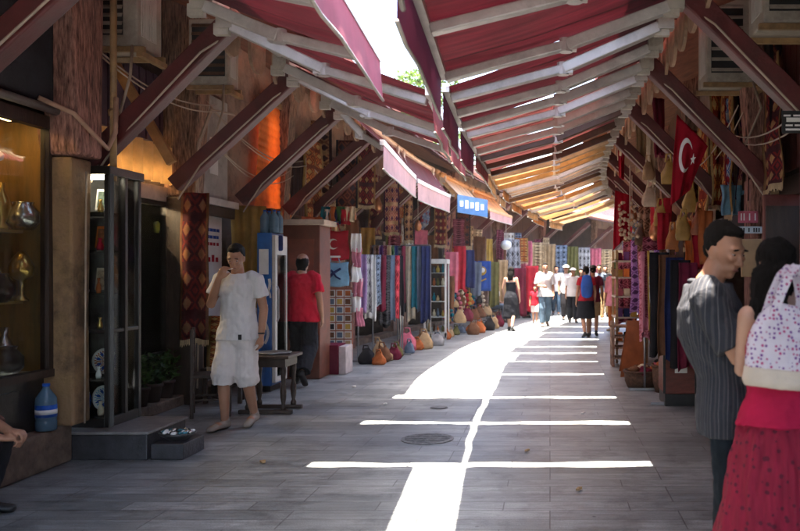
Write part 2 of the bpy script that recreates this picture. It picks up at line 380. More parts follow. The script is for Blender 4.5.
# near-left jewellery shop (window built by hand), then shops running away on both sides
def near_left():
    t = thing('shop', 'nearest shop front on the left, dark wood with a golden display window', 'shop front', (-4, 4, 0), 'old timber shop fronts lining the bazaar')
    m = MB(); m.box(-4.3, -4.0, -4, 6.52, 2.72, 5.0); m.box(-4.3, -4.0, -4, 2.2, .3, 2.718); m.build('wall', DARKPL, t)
    m = MB(); m.box(-4.3, -3.98, -4, 5.3, .003, .3); m.box(-4.3, -3.86, 5.302, 6.47, .003, .3); m.build('plinth', PLINTH, t, bevel=.02)
    m = MB(); m.box(-4.2, -3.985, 2.2, 6.3, .302, .70)
    for y in (2.9, 3.6, 4.3, 5.0, 5.7): m.box(-3.985, -3.97, y-.28, y+.28, .36, .64)
    m.build('base_panel', BLACKWOOD, t)
    w = MB()
    for y in (2.25, 4.0, 5.55, 6.36): w.box(-4.03, -3.96, y-.035, y+.035, .702, 2.66)
    w.box(-4.03, -3.955, 2.2, 6.4, 2.66, 2.76); w.box(-4.03, -3.95, 2.2, 6.4, .70, .76)
    wo = w.build('window', DARKWOOD, t)
    w = MB(); w.box(-4.0, -3.994, 2.28, 6.33, .76, 2.66); w.build('pane', GLASS, wo)
    w = MB(); w.box(-4.62, -4.55, 2.2, 6.45, .7, 2.75); w.box(-4.55, -4.05, 6.38, 6.45, .7, 2.75); w.box(-4.55, -4.05, 2.15, 2.2, .7, 2.75)
    for k in range(9): w.box(-4.55, -4.53, 2.3+k*.46, 2.34+k*.46, .76, 2.7)
    w.build('display_back', GOLD, wo)
    w = MB(); w.box(-4.55, -4.05, 2.2, 6.38, .68, .74); w.box(-4.55, -4.2, 2.2, 6.38, 1.28, 1.3); w.box(-4.55, -4.2, 2.2, 6.38, 1.84, 1.86); w.box(-4.55, -4.03, 2.2, 6.38, 2.75, 2.8)
    w.build('shelf', mat('pale_gold_shelf', (.5, .34, .12), .4, .2, 5, .05), wo)
    w = MB()
    for y in (3.2, 4.6, 5.95): w.box(-4.2, -4.14, y-.25, y+.25, 2.70, 2.745)
    w.build('glow_strip', emit('warm_strip_lamp', (1, .66, .25), 2.4), wo)
    # dark rolled canvas cover above the window
    w = MB()
    def drape(u, v):
        return (-3.93+.04*math.sin(u*40)*(.4+.6*v)-.02*v, 2.2+4.1*u, 2.82+1.7*v)
    w.grid(drape, 110, 3); w.build('canvas_blind', mat('charcoal_canvas', (.022, .02, .024), .9, .3, 4, .2, 60), t, smooth=True, solid=.012)
    w = MB(); w.tube([(-3.9, 2.2, 2.8), (-3.9, 6.32, 2.8)], .035, 8); w.build('blind_bar', mat('grey_bar', (.16, .14, .13), .4, .2, 8, .05), t, smooth=True)
    # pilaster: carved rough timber that leans to the street as it rises
    q = MB()
    prof = [(.3, -4.05, -3.80, 6.38, 6.62), (1.2, -4.05, -3.81, 6.38, 6.62), (2.45, -4.05, -3.80, 6.36, 6.64)]
    def loft(q, prof):
        for i in range(len(prof)-1):
            a, b = prof[i], prof[i+1]
            va = [(a[1], a[3], a[0]), (a[2], a[3], a[0]), (a[2], a[4], a[0]), (a[1], a[4], a[0])]
            vb = [(b[1], b[3], b[0]), (b[2], b[3], b[0]), (b[2], b[4], b[0]), (b[1], b[4], b[0])]
            q.add(va+vb, [(0, 1, 5, 4), (1, 2, 6, 5), (2, 3, 7, 6), (3, 0, 4, 7)]+([(3, 2, 1, 0)] if i == 0 else [])+([(4, 5, 6, 7)] if i == len(prof)-2 else []))
    loft(q, prof); q.build('pillar', TANSTONE, t, bevel=.02)
    q = MB(); loft(q, [(2.46, -4.05, -3.72, 6.34, 6.66), (2.9, -4.1, -3.74, 6.32, 6.7), (3.5, -4.2, -3.76, 6.3, 6.75), (4.6, -4.3, -3.78, 6.25, 6.8)])
    q.build('pilaster', REDWOOD, t, bevel=.03)
    p = MB(); p.tube([(-3.78, 6.5, .3), (-3.775, 6.5, 1.2), (-3.78, 6.52, 2.35)], .007, 6); p.build('cable', CABLE, t, smooth=True)
    p = MB(); p.tube([(-3.70, 6.78, 2.3), (-3.70, 6.78, 4.6)], .028, 8); p.tube([(-3.70, 6.78, 2.9), (-3.69, 6.77, 2.86)], .045, 8); p.build('pipe', PIPEY, t, smooth=True)
    p = MB(); p.tube([(-3.9, 6.1, 2.86), (-3.75, 6.3, 2.78), (-3.68, 6.5, 2.62), (-3.66, 6.62, 2.55), (-3.64, 6.7, 2.7), (-3.66, 6.75, 3.0)], .02, 8); p.build('conduit', mat('tan_conduit', (.45, .27, .18), .5, .2, 7, .1), t, smooth=True)
    brace_part(t, -1, 5.0); brace_part(t, -1, 3.2); brace_part(t, -1, 1.4); brace_part(t, -1, -.4)
    roof_part(t, -1, -4, 6.6)
near_left()
def lit_blind():
    m = CREAMC; return m
def second_left():
    t = thing('shop', 'second shop front on the left, recessed behind the tall glass cabinet', 'shop front', (-4.45, 8, 0), 'old timber shop fronts lining the bazaar')
    m = MB(); m.box(-4.75, -4.45, 6.5, 9.5, 2.42, 5.0); m.box(-4.75, -4.45, 6.62, 7.7, .003, 2.418); m.box(-4.75, -4.45, 9.3, 9.5, .003, 2.418); m.build('wall', mat('sooty_wood_wall', (.045, .027, .023), .85, .5, 4, .5, 24, stretch=(3, 3, .6), dirt=.5), t)
    w = MB()
    for y in (7.75, 8.5, 9.27): w.box(-4.5, -4.42, y-.04, y+.04, .62, 2.28)
    w.box(-4.5, -4.41, 7.7, 9.3, .55, .62); w.box(-4.5, -4.41, 7.7, 9.3, 2.28, 2.33)
    wo = w.build('window', BLACKWOOD, t)
    w = MB(); w.box(-4.47, -4.464, 7.79, 9.24, .62, 2.28); w.build('pane', GLASS, wo)
    w = MB(); w.box(-5.1, -5.05, 7.6, 9.4, .5, 2.4); w.box(-5.05, -4.5, 7.6, 7.65, .5, 2.4); w.box(-5.05, -4.5, 9.32, 9.4, .5, 2.4); w.box(-5.05, -4.5, 7.6, 9.4, 2.42, 2.46); w.build('display_back', mat('dark_velvet', (.13, .09, .055), .8, .4, 4, .1), wo)
    w = MB()
    for z in (.56, 1.05, 1.5, 1.92): w.box(-5.05, -4.52, 7.65, 9.32, z, z+.02)
    w.build('shelf', mat('dark_glass_shelf', (.06, .06, .05), .2, .3, 6, 0), wo)
    w = MB(); w.box(-4.98, -4.9, 8.0, 9.0, 2.38, 2.41); w.build('glow_strip', emit('case_fill_glow', (1, .75, .45), 22), wo)  # glow added to brighten the window shelves, no known fitting
    m = MB(); m.box(-4.75, -4.43, 7.7, 9.3, .12, .545); m.build('base_panel', BLACKWOOD, t)
    m = MB(); m.box(-4.42, -4.2, 7.2, 9.4, .003, .12); m.build('ledge', PLINTH, t, bevel=.012)
    m = MB(); m.tube([(-4.43, 7.3, 2.60), (-4.43, 9.3, 2.60)], .015, 8); m.build('glow_strip', emit('blind_fill_glow', (1, .6, .25), 2.2), t)  # added glow behind the pleats so they look lit, not a real fitting
    m = MB(); m.box(-4.44, -4.40, 7.7, 9.35, 2.335, 2.50); m.build('lintel', mat('cream_lintel', (.6, .52, .44), .6, .15, 5, .1, dirt=.4), t)
    m = MB(); n = 40
    def pl(u, v): return (-4.37+.075*abs(math.sin(u*n*math.pi/4)), 7.25+2.15*u, 2.52+.42*v)
    m.grid(pl, 160, 2); m.build('pleated_blind', lit_blind(), t, smooth=True)
    m = MB()
    for i in range(26): m.box(-4.44, -4.38+.012*(i % 2), 7.1+i*.075, 7.1+i*.075+.06, 2.97, 3.72)
    m.build('corrugated_panel', mat('plum_shutter', (.07, .04, .065), .5, .3, 6, .1, dirt=.4), t)
    m = MB(); m.box(-4.42, -4.08, 9.18, 9.42, .003, 2.4); m.build('timber_post', DARKWOOD, t, bevel=.02)
    m = MB(); m.add([(-4.45, 9.2, 2.4), (-4.08, 9.2, 2.4), (-4.08, 9.44, 2.4), (-4.45, 9.44, 2.4), (-4.45, 9.12, 4.7), (-3.96, 9.12, 4.7), (-3.96, 9.5, 4.7), (-4.45, 9.5, 4.7)], [(0, 1, 5, 4), (1, 2, 6, 5), (2, 3, 7, 6), (3, 0, 4, 7), (3, 2, 1, 0), (4, 5, 6, 7)])
    m.build('pilaster', ROUGHWOOD, t, bevel=.03)
    m = MB(); m.beam((-4.4, 8.0, 3.7), (-3.78, 8.0, 2.62), .09, .06, up=(0, 1, 0)); m.build('bracket', mat('ochre_wood', (.4, .2, .07), .7, .3, 5, .2), t)
    for i, (yy, r) in enumerate(((9.1, .014), (9.14, .01))):
        p = MB(); p.tube([(-4.05+.02*i, yy, .2), (-4.04+.03*i, yy, 1.2), (-4.06+.02*i, yy, 2.0), (-4.0, yy, 3.0), (-3.9, yy+.1, 3.4), (-3.8, yy+.5, 3.42)], r, 6); p.build('cable', CABLE, t, smooth=True)
    brace_part(t, -1, 6.9, 6.75); brace_part(t, -1, 8.5); scallops(t, -1, 6.9, 9.5)
    roof_part(t, -1, 6.6, 9.5)
second_left()
shop(-1, 9.5, 12.2, 'third shop front on the left, open doorway beside a mustard curtain', PLASTER, None, fx=-4.25, braces=(10.3, 12.1), open_=(.12, .72))
names = ['fourth', 'fifth', 'sixth', 'seventh', 'eighth', 'ninth', 'tenth']
ys = [12.2, 15.8, 19.6, 23.6, 28, 33, 39, 46]
for i in range(7):
    shop(-1, ys[i], ys[i+1], f'{names[i]} shop front on the left, with weathered timber and plaster' if i < 3 else f'{names[i]} shop front on the left, far down the curve of the street', (PLASTER, BRONZE, DARKPL)[i % 3] if i != 1 else PLASTER, (ROUGHWOOD, REDWOOD)[i % 2], braces=[lerp(ys[i], ys[i+1], (k+.55)/2) for k in range(2)], upper=(WOODRED, BRONZE, None)[i % 3])
yr = [-4, 4.6, 8.4, 12.0, 16, 20, 25, 31, 38, 46]
bw = [(-.5, 2, 4.2), (6.0, 8.1), (10.15, ), (12.4, 14.4), (16.6, 18.6), (21, 23.5), (27, ), (33, ), (40, )]
for i in range(9):
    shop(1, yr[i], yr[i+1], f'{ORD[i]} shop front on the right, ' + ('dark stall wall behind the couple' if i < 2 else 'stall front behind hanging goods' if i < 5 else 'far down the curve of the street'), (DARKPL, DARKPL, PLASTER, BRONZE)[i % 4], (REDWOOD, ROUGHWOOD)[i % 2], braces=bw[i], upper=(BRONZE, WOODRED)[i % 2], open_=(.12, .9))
# end of the street
t = thing('shop', 'pale facade closing the far end of the street', 'shop front', (12, 50, 0), 'old timber shop fronts lining the bazaar')
MB().box(-6, 30, 49, 49.5, 0, 6.5).build('wall', PLASTER, t)
m = MB()
for k in range(9): m.box(3+k*1.8, 3.9+k*1.8, 48.9, 48.995, .1, 2.6)
m.build('shutter', WOODRED, t)
# ---------------------------------------------------------------- awnings
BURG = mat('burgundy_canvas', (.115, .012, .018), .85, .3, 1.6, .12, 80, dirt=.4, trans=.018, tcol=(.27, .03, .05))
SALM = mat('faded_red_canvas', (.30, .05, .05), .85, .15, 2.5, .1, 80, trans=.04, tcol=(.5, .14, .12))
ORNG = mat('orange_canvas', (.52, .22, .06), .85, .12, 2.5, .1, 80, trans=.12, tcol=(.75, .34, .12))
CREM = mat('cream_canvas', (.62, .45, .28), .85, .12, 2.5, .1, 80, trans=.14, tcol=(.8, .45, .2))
PINK = mat('pink_valance_canvas', (.40, .09, .13), .85, .2, 3, .1, 80, dirt=.2, trans=.3, tcol=(.55, .13, .2))
PINKW = mat('pale_valance_canvas', (.62, .40, .37), .85, .15, 3, .1, 80, trans=.3)
DKVAL = mat('plum_valance_canvas', (.06, .012, .025), .85, .2, 3, .1, 80, trans=.2, tcol=(.15, .03, .06))
def seams(m):
    nt = m.node_tree; b = nt.nodes['Principled BSDF']; L = nt.links.new
    base = b.inputs['Base Color'].links[0].from_socket
    uv = _n(nt, 'ShaderNodeUVMap'); sp = _n(nt, 'ShaderNodeSeparateXYZ'); L(uv.outputs[0], sp.inputs[0])
    d = math_(nt, 'ABSOLUTE', math_(nt, 'SUBTRACT', math_(nt, 'FRACT', math_(nt, 'MULTIPLY', sp.outputs[1], 3)), .5))
    f = math_(nt, 'LESS_THAN', d, .016)
    c = _mix(nt, f, base, (*[x*.4 for x in (.115, .03, .03)], 1))
    tc = _n(nt, 'ShaderNodeTexCoord'); mp = _n(nt, 'ShaderNodeMapping'); mp.inputs['Scale'].default_value = (1.2, 9, 1); L(tc.outputs['Object'], mp.inputs[0])
    nz = _n(nt, 'ShaderNodeTexNoise'); nz.inputs['Scale'].default_value = 1.5; nz.inputs['Detail'].default_value = 7; L(mp.outputs[0], nz.inputs['Vector'])
    r = _n(nt, 'ShaderNodeMapRange'); r.inputs[1].default_value = .35; r.inputs[2].default_value = .65; r.inputs[3].default_value = .6; r.inputs[4].default_value = 1.2; L(nz.outputs['Fac'], r.inputs[0])
    ml = _n(nt, 'ShaderNodeMixRGB'); ml.blend_type = 'MULTIPLY'; ml.inputs[0].default_value = 1; L(c, ml.inputs[1]); L(r.outputs[0], ml.inputs[2])
    L(ml.outputs[0], b.inputs['Base Color'])
    for n in nt.nodes:
        if n.type == 'BSDF_TRANSLUCENT':
            tcol = n.inputs['Color'].default_value[:]
            m2 = _n(nt, 'ShaderNodeMixRGB'); m2.blend_type = 'MULTIPLY'; m2.inputs[0].default_value = 1; m2.inputs[1].default_value = tcol; L(r.outputs[0], m2.inputs[2])
            L(_mix(nt, f, m2.outputs[0], (.03, .01, .01, 1)), n.inputs['Color'])
for m_ in (BURG, SALM, ORNG, CREM): seams(m_)
def awning(side, y0, y1, xf, zf, fab, val, label, vh=.27, bar=ALU, arms=2, slit=.17, skew=0, tilt=0, group='folding arm awnings over the street', sag=.05, xr=None, vtilt=0, arm_y=None):
    xr = xr if xr is not None else (-2.6 if side < 0 else .93); zr = 3.62
    a, b = y0+slit/2+(.08 if y0 == 3.5 else 0), y1-slit/2-(.08 if y1 == 3.5 else 0)
    t = thing('awning', label, 'awning', (xr+off((a+b)/2), (a+b)/2, zr), group)
    xf0, xf1 = xf if isinstance(xf, tuple) else (xf, xf)
    xf = (xf0+xf1)/2; dx = xf-xr
    dxv = lambda v: lerp(xf0, xf1, v)-xr
    def fn(u, v):
        z = lerp(zr, zf, u)-sag*4*u*(1-u)*(.5+.5*math.sin(math.pi*v)) + .008*math.sin(v*23+u*4+y0)*math.sin(math.pi*v) + .02*math.sin(v*math.pi*6)*u*(1-u)*2
        return (xr+dxv(v)*u, lerp(a, b, v)+.016*math.sin(u*7+y0*3)*(1-2*v)+.01*math.sin(u*17+y0), z+tilt*(v-.5)*u)
    m = MB(); m.grid(fn, 24, 24); m.build('canvas', fab, t, smooth=True, bend=True)
    m = MB(); m.tube([(xr, a-.05, zr+.02), (xr, (a+b)/2, zr+.02), (xr, b+.05, zr+.02)], .05, 10); m.build('roller', bar, t, smooth=True, bend=True)
    m = MB(); m.beam((xf0, a, zf-tilt/2), (xf1, b, zf+tilt/2), .055, .07, n=3); fb = m.build('front_bar', bar, t, bend=True)
    m = MB()
    def vf(u, v):
        w = .008*math.sin(u*9+y0)+.006*math.sin(u*23)
        return (lerp(xf0, xf1, u)-side*(.02)+w*v+vtilt*v, lerp(a, b, u), zf-.03-vh*v*(1+.0*u)+tilt*(u-.5))
    if vh:
        m.grid(vf, 24, 4); vo = m.build('valance', val, t, smooth=True, bend=True)
        m = MB(); m.tube([vf(k/6, 1) for k in range(7)], .012, 6); m.build('hem_bar', OLDWHITE, vo, smooth=True, bend=True)
    for k in range(arms):
        y = (a+.16, b-.16, arm_y or (a+b)/2)[k]; dirn = (1, -1, 1)[k]
        ux = .47; d = .13*dirn
        def pt(u, dy, dz): return (xr+dxv((y-a)/(b-a))*u, y+dy, lerp(zr, zf, u)+tilt*((y-a)/(b-a)-.5)*u-dz)
        p0, p1, p2 = pt(.03, 0, .10), pt(ux, d*.4, .14), pt(.985, 0, .06)
        ar = MB(); ar.beam(p0, p1, .10, .085); ar.beam((p1[0], p1[1]+.001, p1[2]), p2, .085, .07); ao = ar.build('arm', bar, t, bend=True, bevel=.01)
        j = MB(); j.tube([(p1[0], p1[1], p1[2]-.05), (p1[0], p1[1], p1[2]+.05)], .05, 10); j.cbox((p1[0]-.05*dx/abs(dx), p1[1], p1[2]), .06, .08, .08); j.build('elbow', ALU, ao, bend=True)
        j = MB(); j.cbox((xr, y, zr-.06), .13, .1, .16); j.box(xr-.09, xr+.03, y-.03, y+.03, zr-.19, zr-.1); j.build('bracket', OLDWHITE, t, bend=True)
    return t
RB = [-3.2, -.6, 1.7, 3.5, 6.2, 7.95, 9.6, 11.8, 13.5, 14.9, 16.2, 18, 20, 22.2, 24.5]
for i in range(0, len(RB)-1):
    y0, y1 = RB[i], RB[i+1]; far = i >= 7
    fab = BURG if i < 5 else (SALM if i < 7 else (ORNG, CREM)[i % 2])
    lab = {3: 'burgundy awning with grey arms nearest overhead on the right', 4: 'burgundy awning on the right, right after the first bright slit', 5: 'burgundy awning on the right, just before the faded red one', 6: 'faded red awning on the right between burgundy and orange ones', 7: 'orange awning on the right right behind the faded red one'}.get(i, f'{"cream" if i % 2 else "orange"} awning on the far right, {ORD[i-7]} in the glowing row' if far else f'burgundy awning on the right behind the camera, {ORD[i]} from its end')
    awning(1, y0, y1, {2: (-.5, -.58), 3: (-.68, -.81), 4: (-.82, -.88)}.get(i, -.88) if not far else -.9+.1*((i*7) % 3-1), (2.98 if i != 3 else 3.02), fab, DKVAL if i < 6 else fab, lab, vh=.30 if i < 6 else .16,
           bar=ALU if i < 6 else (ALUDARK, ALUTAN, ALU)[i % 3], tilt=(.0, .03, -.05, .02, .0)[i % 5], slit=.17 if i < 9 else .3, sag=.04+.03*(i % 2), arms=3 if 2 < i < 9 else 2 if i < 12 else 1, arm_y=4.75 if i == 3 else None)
LB = [-3.2, -.6, 1.7, 3.5, 6.2, 7.95, 9.6]
for i in range(0, 6):
    xf = (-1.18, -1.32) if i < 4 else ((-.95, -1.04), (-1.04, -1.04))[i-4]
    zf = 3.17 if i < 4 else 2.95
    lab = ['burgundy awning on the left behind the camera, first from its end', 'burgundy awning on the left behind the camera, second from its end', 'burgundy awning on the left just behind the camera', 'burgundy awning nearest overhead on the left, with a large bright pink valance', 'burgundy awning on the left just beyond the pink valance', 'burgundy awning on the left with a pink valance hanging near the blue sign'][i]
    awning(-1, LB[i], LB[i+1], xf, zf, BURG, PINK, lab, vh=.30, sag=.05, slit=.17 if i != 4 else .12, vtilt=.03, arms=3 if i == 3 else 2, arm_y=4.75)
LB2 = [9.75, 13.55, 16.6]
for i in range(2):
    awning(-1, LB2[i], LB2[i+1], ((-2.06, -2.3), (-2.3, -2.25))[i], 3.12-.03*i, (BURG, BURG)[i], PINKW, ['short burgundy awning on the left with a long pale pink valance', 'short burgundy awning on the left with a pale valance ending at the blue sign'][i], vh=.3, slit=.2 if i else .1, sag=.03)
LB3 = [17.2, 20, 23]
for i in range(2):
    awning(-1, LB3[i], LB3[i+1], -2.1+.0*i, 3.1, (CREM, ORNG)[i % 2], PINKW, f'{"cream" if i % 2 == 0 else "orange"} awning on the far left, {ORD[i]} past the blue sign', vh=.2, slit=.3, arms=1, bar=ALUTAN)

# ---------------------------------------------------------------- light, sky, camera
TX, TY = .07, .05
w = bpy.data.worlds.new('World'); SC.world = w; w.use_nodes = True
nt = w.node_tree; bg = nt.nodes['Background']
sk = nt.nodes.new('ShaderNodeTexSky'); sk.sky_type = 'NISHITA'; sk.sun_disc = False
elev = math.atan(1/math.hypot(TX, TY))
sk.sun_elevation = elev
d = Vector((TX, TY, -1)).normalized()           # light travels this way
sd = -d
sk.sun_rotation = math.atan2(sd.x, sd.y)
sk.air_density = 1.0; sk.dust_density = 3.5
nt.links.new(sk.outputs[0], bg.inputs[0]); bg.inputs[1].default_value = .15
sl = bpy.data.lights.new('sun', 'SUN'); sl.energy = 5; sl.angle = math.radians(.5); sl.color = (1, .91, .79)
so = bpy.data.objects.new('sun', sl); COL.objects.link(so); so.rotation_euler = d.to_track_quat('-Z', 'Y').to_euler(); so.location = (0, 0, 30)
cam = bpy.data.cameras.new('camera'); co = bpy.data.objects.new('camera', cam); COL.objects.link(co)
co.location = (0, 0, EYE); co.rotation_euler = (math.pi/2, 0, 0)
cam.sensor_width = 36; cam.lens = 36; cam.shift_x = -.1875; cam.shift_y = .0081; cam.clip_start = .05; cam.clip_end = 500
cam.dof.use_dof = True; cam.dof.focus_distance = 8; cam.dof.aperture_fstop = 2.8
SC.camera = co
SC.view_settings.view_transform = 'Standard'; SC.view_settings.look = 'None'; SC.view_settings.gamma = 1
SC.view_settings.use_curve_mapping = False; SC.view_settings.exposure = 3.35
SC.cycles.use_denoising = True; SC.cycles.max_bounces = 8; SC.cycles.diffuse_bounces = 5; SC.cycles.transparent_max_bounces = 12
SC.cycles.caustics_reflective = False; SC.cycles.caustics_refractive = False; SC.cycles.sample_clamp_indirect = 8
SC.cycles.use_adaptive_sampling = True; SC.cycles.adaptive_threshold = .015

HAZE = .0006
if HAZE:
    m = bpy.data.materials.new('warm_haze'); m.use_nodes = True; nt = m.node_tree; nt.nodes.clear()
    o = nt.nodes.new('ShaderNodeOutputMaterial'); v = nt.nodes.new('ShaderNodeVolumePrincipled'); v.inputs['Color'].default_value = (.95, .93, .92, 1); v.inputs['Density'].default_value = HAZE; v.inputs['Anisotropy'].default_value = .3
    nt.links.new(v.outputs[0], o.inputs['Volume'])
    tag(MB().box(-72, 72, -32, 132, -1, 14).build('haze', m), kind='stuff')
    SC.cycles.volume_bounces = 0
# ================================================================= goods
def col(name, c, **k): return mat(name, c, **{**dict(rough=.9, var=.22, scale=7, bump=.2, bscale=70, spec=.15), **k})
CL = {'navy': (.02, .03, .10), 'teal': (.01, .17, .22), 'maroon': (.13, .012, .03), 'crimson': (.38, .015, .03), 'black': (.014, .013, .016), 'lilac': (.33, .2, .38),
      'purple': (.16, .06, .2), 'cream': (.58, .48, .34), 'rust': (.36, .10, .03), 'olive': (.13, .12, .04), 'slate': (.11, .14, .19), 'sky blue': (.2, .38, .52), 'pink': (.55, .2, .26),
      'gold': (.45, .28, .06), 'brown': (.14, .06, .03), 'white': (.68, .66, .62), 'orange': (.55, .2, .04), 'green': (.06, .16, .06), 'blue': (.03, .09, .36), 'tan': (.38, .25, .13), 'grey': (.25, .24, .24), 'rose': (.5, .12, .16)}
def cmp_(n, k):
    a = CL[n]; b = [min(.7, x*1.8+.06) for x in a]; c = [x*.45 for x in a]
    return rugmat(f'{n.replace(" ", "_")}_woven_{k % 3}', a, b, c, (2, 3, 1)[k % 3], (9, 5, 14)[k % 3], .08, False, .15)
def cm(n, tr=.08): return col(n.replace(' ', '_')+'_cloth', CL[n], trans=tr)
def scarf(name, x, y, zt, L, w, m, label, cat, group, ang=0, folds=3, seed=0, amp=.02, taper=1.0, nv=16):
    """cloth hanging from a rail; ang = heading of its width direction"""
    rnd = random.Random(seed); ph = rnd.random()*6; ph2 = rnd.random()*6
    ca, sa = math.cos(ang), math.sin(ang)
    def fn(u, v):
        ww = w*lerp(1, taper, v)*(1+.06*math.sin(v*5+ph))
        a = (u-.5)*ww; k = amp*(.5+v)
        d = k*math.sin(u*folds*6.283+ph+v*1.3)+.3*k*math.sin(u*folds*14+ph2)+.012*math.sin(v*7+ph2)
        z = zt-L*v*(1+.03*math.sin(u*5+ph2))
        return (x+ca*a-sa*d, y+sa*a+ca*d, z)
    m_ = MB(); m_.grid(fn, folds*6, nv)
    o = m_.build(name, m, None, smooth=True, solid=.006)
    return tag(o, label, cat, group)
def rug(name, x0, y0, x1, y1, zt, zb, m, label, group=None, fringe=True, amp=.012, cat='rug', seed=1, bow=.03):
    rnd = random.Random(seed*7+3); ph = rnd.random()*6
    t = thing(name, label, cat, ((x0+x1)/2, (y0+y1)/2, zt), group)
    nx, ny = (y1-y0), -(x1-x0); l = math.hypot(nx, ny) or 1; nx /= l; ny /= l
    def pos(u, v):
        d = amp*math.sin(u*9+ph+v*2)+bow*math.sin(v*math.pi)*math.sin(u*math.pi)+amp*.7*math.sin(v*11+ph)
        return (lerp(x0, x1, u)+nx*d, lerp(y0, y1, u)+ny*d, lerp(zt, zb, v)+.01*math.sin(u*7+ph)*v)
    q = MB(); q.grid(pos, 16, 30); q.build('weave', m, t, smooth=True, solid=.01)
    if fringe:
        q = MB(); n = 26
        for i in range(n):
            a = pos((i+.2)/n, 1); b = pos((i+.8)/n, 1); L = .05+.025*rnd.random()
            q.add([a, b, (b[0], b[1], b[2]-L), (a[0], a[1], a[2]-L*1.1)], [(0, 1, 2, 3)])
        q.build('fringe', col('fringe_yarn', (.5, .38, .22)), t, solid=.004)
    return t
RUG_RED = rugmat('red_kilim', (.22, .02, .02), (.06, .015, .02), (.42, .24, .10))
RUG_DUSK = rugmat('dusky_kilim', (.14, .016, .016), (.055, .012, .016), (.22, .10, .05), 2, 6)
RUG_DARK = rugmat('dark_kilim', (.07, .015, .015), (.17, .05, .03), (.03, .02, .03), 2, 5)
RUG_RUST = rugmat('rust_kilim', (.55, .17, .04), (.20, .05, .02), (.50, .30, .10), 3, 9)
RUG_BLUE = rugmat('blue_kilim', (.07, .18, .48), (.5, .55, .62), (.30, .03, .05), 4, 6)
RUG_BRN = rugmat('brown_kilim', (.22, .08, .04), (.36, .2, .09), (.05, .02, .02), 2, 8)
RUG_PINK = rugmat('rose_kilim', (.40, .08, .10), (.55, .32, .2), (.10, .03, .09), 3, 6)
RUG_ORG = rugmat('orange_kilim', (.70, .24, .05), (.24, .03, .02), (.6, .4, .15), 3, 5)

# ---- near-left window display (things on the shelves)
def lathe_thing(name, c, prof, m, label, cat, group=None, seg=14, extra=None):
    q = MB(); q.lathe(c, prof, seg); o = q.build(name, m, None, smooth=True); return tag(o, label, cat, group)
BRASS = mat('brass', (.55, .36, .10), .28, .2, 8, .05, 40, metal=.9)
SILVER = mat('silver', (.6, .58, .54), .25, .2, 8, .05, 40, metal=.9)
GREENGL = mat('yellow_green_glaze', (.30, .34, .05), .2, .4, 14, .05)
lathe_thing('vase', (-4.22, 6.02, 1.86), [(.03, 0), (.055, .02), (.06, .10), (.03, .16), (.02, .2), (.028, .25), (.026, .26)], BLACKWOOD, 'black long-necked vase on the upper shelf of the golden window', 'vase')
t = thing('paper_fan', 'white folded paper fans hanging at the top of the golden window', 'fan', (-4.2, 5.9, 2.4))
for k in range(3):
    q = MB(); c = Vector((-4.15-.03*k, 5.75+.13*k, 2.34+.06*(k % 2)))
    for i in range(9):
        a0, a1 = math.radians(20+i*15), math.radians(20+(i+1)*15)
        q.add([c, c+Vector((.02*(i % 2), math.cos(a0)*.16, math.sin(a0)*.16)), c+Vector((.02*((i+1) % 2), math.cos(a1)*.16, math.sin(a1)*.16))], [(0, 1, 2)])
    q.build('fan_leaf', PAPER, t, solid=.003)
for i, (yy, zz, lab) in enumerate(((5.9, 1.3, 'silver necklaces heaped on the middle shelf of the golden window'), (6.05, .74, 'silver trinkets heaped on the floor of the golden window'), (5.6, .74, 'tarnished silver bowls heaped low in the golden window'))):
    q = MB(); rnd = random.Random(i)
    for k in range(16):
        a = rnd.random()*6.28; r = .09*rnd.random()
        q.ball((-4.2+r*math.cos(a), yy+r*1.3*math.sin(a), zz+.03+.05*rnd.random()), .022+.014*rnd.random(), None, .018, 7, 5, .2)
    tag(q.build('trinket_heap', SILVER, None, smooth=True), lab, 'trinkets')
# big water bottle on the plinth
def bottle(c, r, h, label, group=None, capm=None, lab=True):
    t = thing('water_bottle', label, 'bottle', c, group)
    q = MB(); q.lathe(c, [(r*.85, 0), (r, .02*h), (r, .2*h), (r*.93, .23*h), (r, .26*h), (r, .62*h), (r*.97, .7*h), (r*.35, .9*h), (r*.3, .96*h)], 16)
    q.build('bottle_body', mat('blue_clear_plastic', (.14, .26, .36), .12, .15, 8, .05, trans=.45, spec=.6), t, smooth=True)
    q = MB(); q.lathe(c, [(r*.36, .95*h), (r*.36, 1.01*h)], 12); q.build('cap', col('blue_plastic', (.02, .10, .45), rough=.4), t, smooth=True)
    if lab:
        q = MB(); q.lathe(c, [(r*1.02, .30*h), (r*1.02, .56*h)], 16); q.cur = 1; q.lathe(c, [(r*1.025, .36*h), (r*1.025, .46*h)], 16)
        q.build('paper_label', [col('blue_plastic', (.02, .10, .45)), PAPER], t, smooth=True)
    return t
bottle((-3.905, 6.2, .302), .075, .36, 'large blue-labelled water bottle standing on the stone plinth by the pillar')
